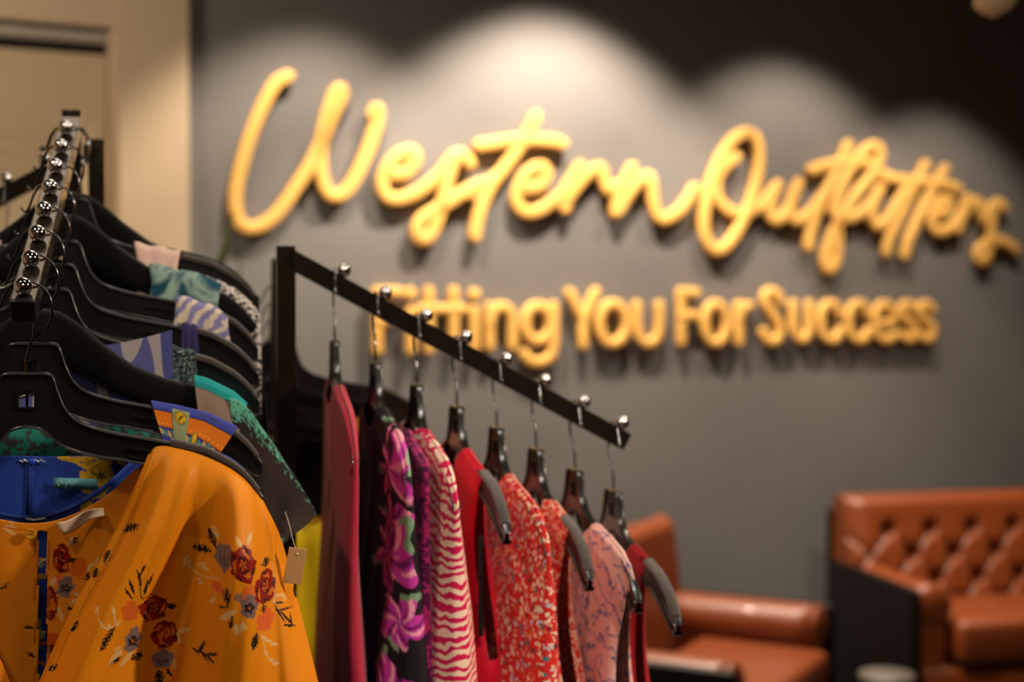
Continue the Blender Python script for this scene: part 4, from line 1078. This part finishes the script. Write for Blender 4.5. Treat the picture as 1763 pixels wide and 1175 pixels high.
def seatM(corner, facing):
    f = Vector((math.cos(facing), math.sin(facing), 0)); x = f.cross(ZZ)   # x to viewer's right when facing camera
    x = -x
    return Matrix.Translation(corner) @ Matrix((x, f, ZZ)).transposed().to_4x4()
c = at(1428, 850, 4.98); c.z = 0
Msofa = seatM(c, fa)
seatpiece('sofa', Msofa, 1.9, .56, 'tan leather sofa with deep buttoned back and dark side panel', 'sofa', True, 11)
c = Vector((.45, 4.48, 0)); fc = math.radians(-28)
Mch = seatM(c, fc)
# origin for the chair: its far rear corner; mirror so the width runs toward the camera
f = Vector((math.cos(fc), math.sin(fc), 0)); xr = -f.cross(ZZ)
Mch = Matrix.Translation(c - xr*.92) @ Matrix((xr, f, ZZ)).transposed().to_4x4()
seatpiece('armchair', Mch, .92, .56, 'tan leather armchair with dark wooden side panels, seen side on beside the rack', 'armchair', False, 5)
# side table
tp_ = at(1527, 1160, 4.05)
tbl = empty('side_table', Matrix.Translation((tp_.x, tp_.y, 0)), 'small round side table with pale stone top between armchair and sofa', 'side table')
mb = MB(); mb.lathe([(0, tp_.z-.02), (.075, tp_.z-.02), (.08, tp_.z-.01), (.075, tp_.z), (0, tp_.z)], n=40); mb.build('table_top', M_stone, tbl)
mb = MB(); mb.tube([(0, 0, .01), (0, 0, tp_.z-.02)], .015, 14); mb.build('pole', M_wood, tbl)
mb = MB(); mb.lathe([(0, 0), (.12, 0), (.12, .008), (.02, .014), (0, .014)]); mb.build('base', M_wood, tbl)
# ------------------------------------------------------------------ track light head, top right
th_ = at(1708, -2, 3.4)
tl = empty('spotlight', Matrix.Translation(th_), 'cream ceiling spotlight head at the top right corner', 'spotlight')
mb = MB(); mb.lathe([(0, -.035), (.03, -.03), (.05, 0), (.055, .06), (.05, .1), (0, .11)], n=28)
M_cream = pmat('cream_metal', (214, 190, 150), .4)
mb.build('lamp_head', M_cream, tl, Matrix.Rotation(.5, 4, 'Y'))
mb = MB(); mb.tube([(0, 0, .08), (.01, 0, .16), (.01, 0, CE-th_.z)], .009, 10); mb.build('stem', M_cream, tl)
mb = MB(); mb.box((.25, .05, CE-th_.z-.015), (.9, .035, .03), WM3); mb.build('track', M_cream, tl)
# ------------------------------------------------------------------ lights
def spot(loc, target, power, ang, blend, col, size=.03):
    l = bpy.data.lights.new('spot', 'SPOT'); l.energy = power; l.spot_size = math.radians(ang); l.spot_blend = blend; l.color = col; l.shadow_soft_size = size
    o = bpy.data.objects.new('spot_lamp', l); COL.objects.link(o); o.location = loc
    o.rotation_euler = (Vector(target)-Vector(loc)).to_track_quat('-Z', 'Y').to_euler(); return o
def area(loc, target, power, size, col):
    l = bpy.data.lights.new('area', 'AREA'); l.shape = 'DISK'; l.size = size; l.energy = power; l.color = col
    o = bpy.data.objects.new('area_lamp', l); COL.objects.link(o); o.location = loc
    o.rotation_euler = (Vector(target)-Vector(loc)).to_track_quat('-Z', 'Y').to_euler(); return o
WARM = (1, .83, .62); MID = (1, .9, .78); COOL = (.92, .95, 1)
for x, y, pw, ang in ((545, 35, 112, 92), (945, 10, 275, 100), (1345, 90, 92, 98), (1600, 175, 50, 96)):
    t, z = wtz(x, y)
    n_ = .5
    zz = z+n_/math.tan(math.radians(ang/2)); zz = min(zz, CE-.02)
    p = W(t, n_, zz); spot(p, W(t, n_-.0, 0), pw, ang, .45, (1, .86, .68))
spot((2.3, .9, 2.5), (-.2, 1.4, 1.3), 215, 50, .5, WARM, .07)
spot((.1, .9, 2.9), (-.3, 1.5, 1.3), 18, 70, .6, MID, .07)
spot((-1.0, .5, 2.85), (-.1, 1.6, 1.2), 40, 36, .6, WARM, .07)
spot((.45, .55, 2.92), (.10, 1.55, 1.2), 85, 25, .6, MID, .07)
spot((.9, 2.6, 2.9), (.2, 1.7, 1.2), 40, 60, .6, WARM, .07)
area((.3, -1.2, 2.6), (0, 2.5, 1.2), 6, 1.2, WARM)
area((-.45, 2.4, 2.92), (-.45, 2.4, 0), 6, 1.0, WARM)  # added unseen panel, makes the balls and rail tops shine
area((.5, 2.9, 2.92), (.5, 2.9, 0), 3, .3, WARM)
spot((1.7, 3.4, 2.9), (1.8, 4.8, .7), 62, 52, .6, WARM, .05)
spot((.6, 3.0, 2.9), (.7, 4.1, .5), 24, 50, .6, WARM, .05)
spot((-1.9, 1.6, 2.92), (-2.1, 3.5, 1.9), 165, 105, .9, WARM, .08)
spot((1.3, 2.6, 2.0), th_, 3, 40, .5, WARM)  # added small light, only brightens the spotlight head
w = bpy.data.worlds.new('world'); sc.world = w; w.use_nodes = True
w.node_tree.nodes['Background'].inputs[0].default_value = (1, .85, .7, 1); w.node_tree.nodes['Background'].inputs[1].default_value = .05
vs = sc.view_settings; vs.view_transform = 'Standard'; vs.look = 'None'; vs.gamma = 1; vs.use_curve_mapping = False; vs.exposure = 0
sc.display_settings.display_device = 'sRGB'
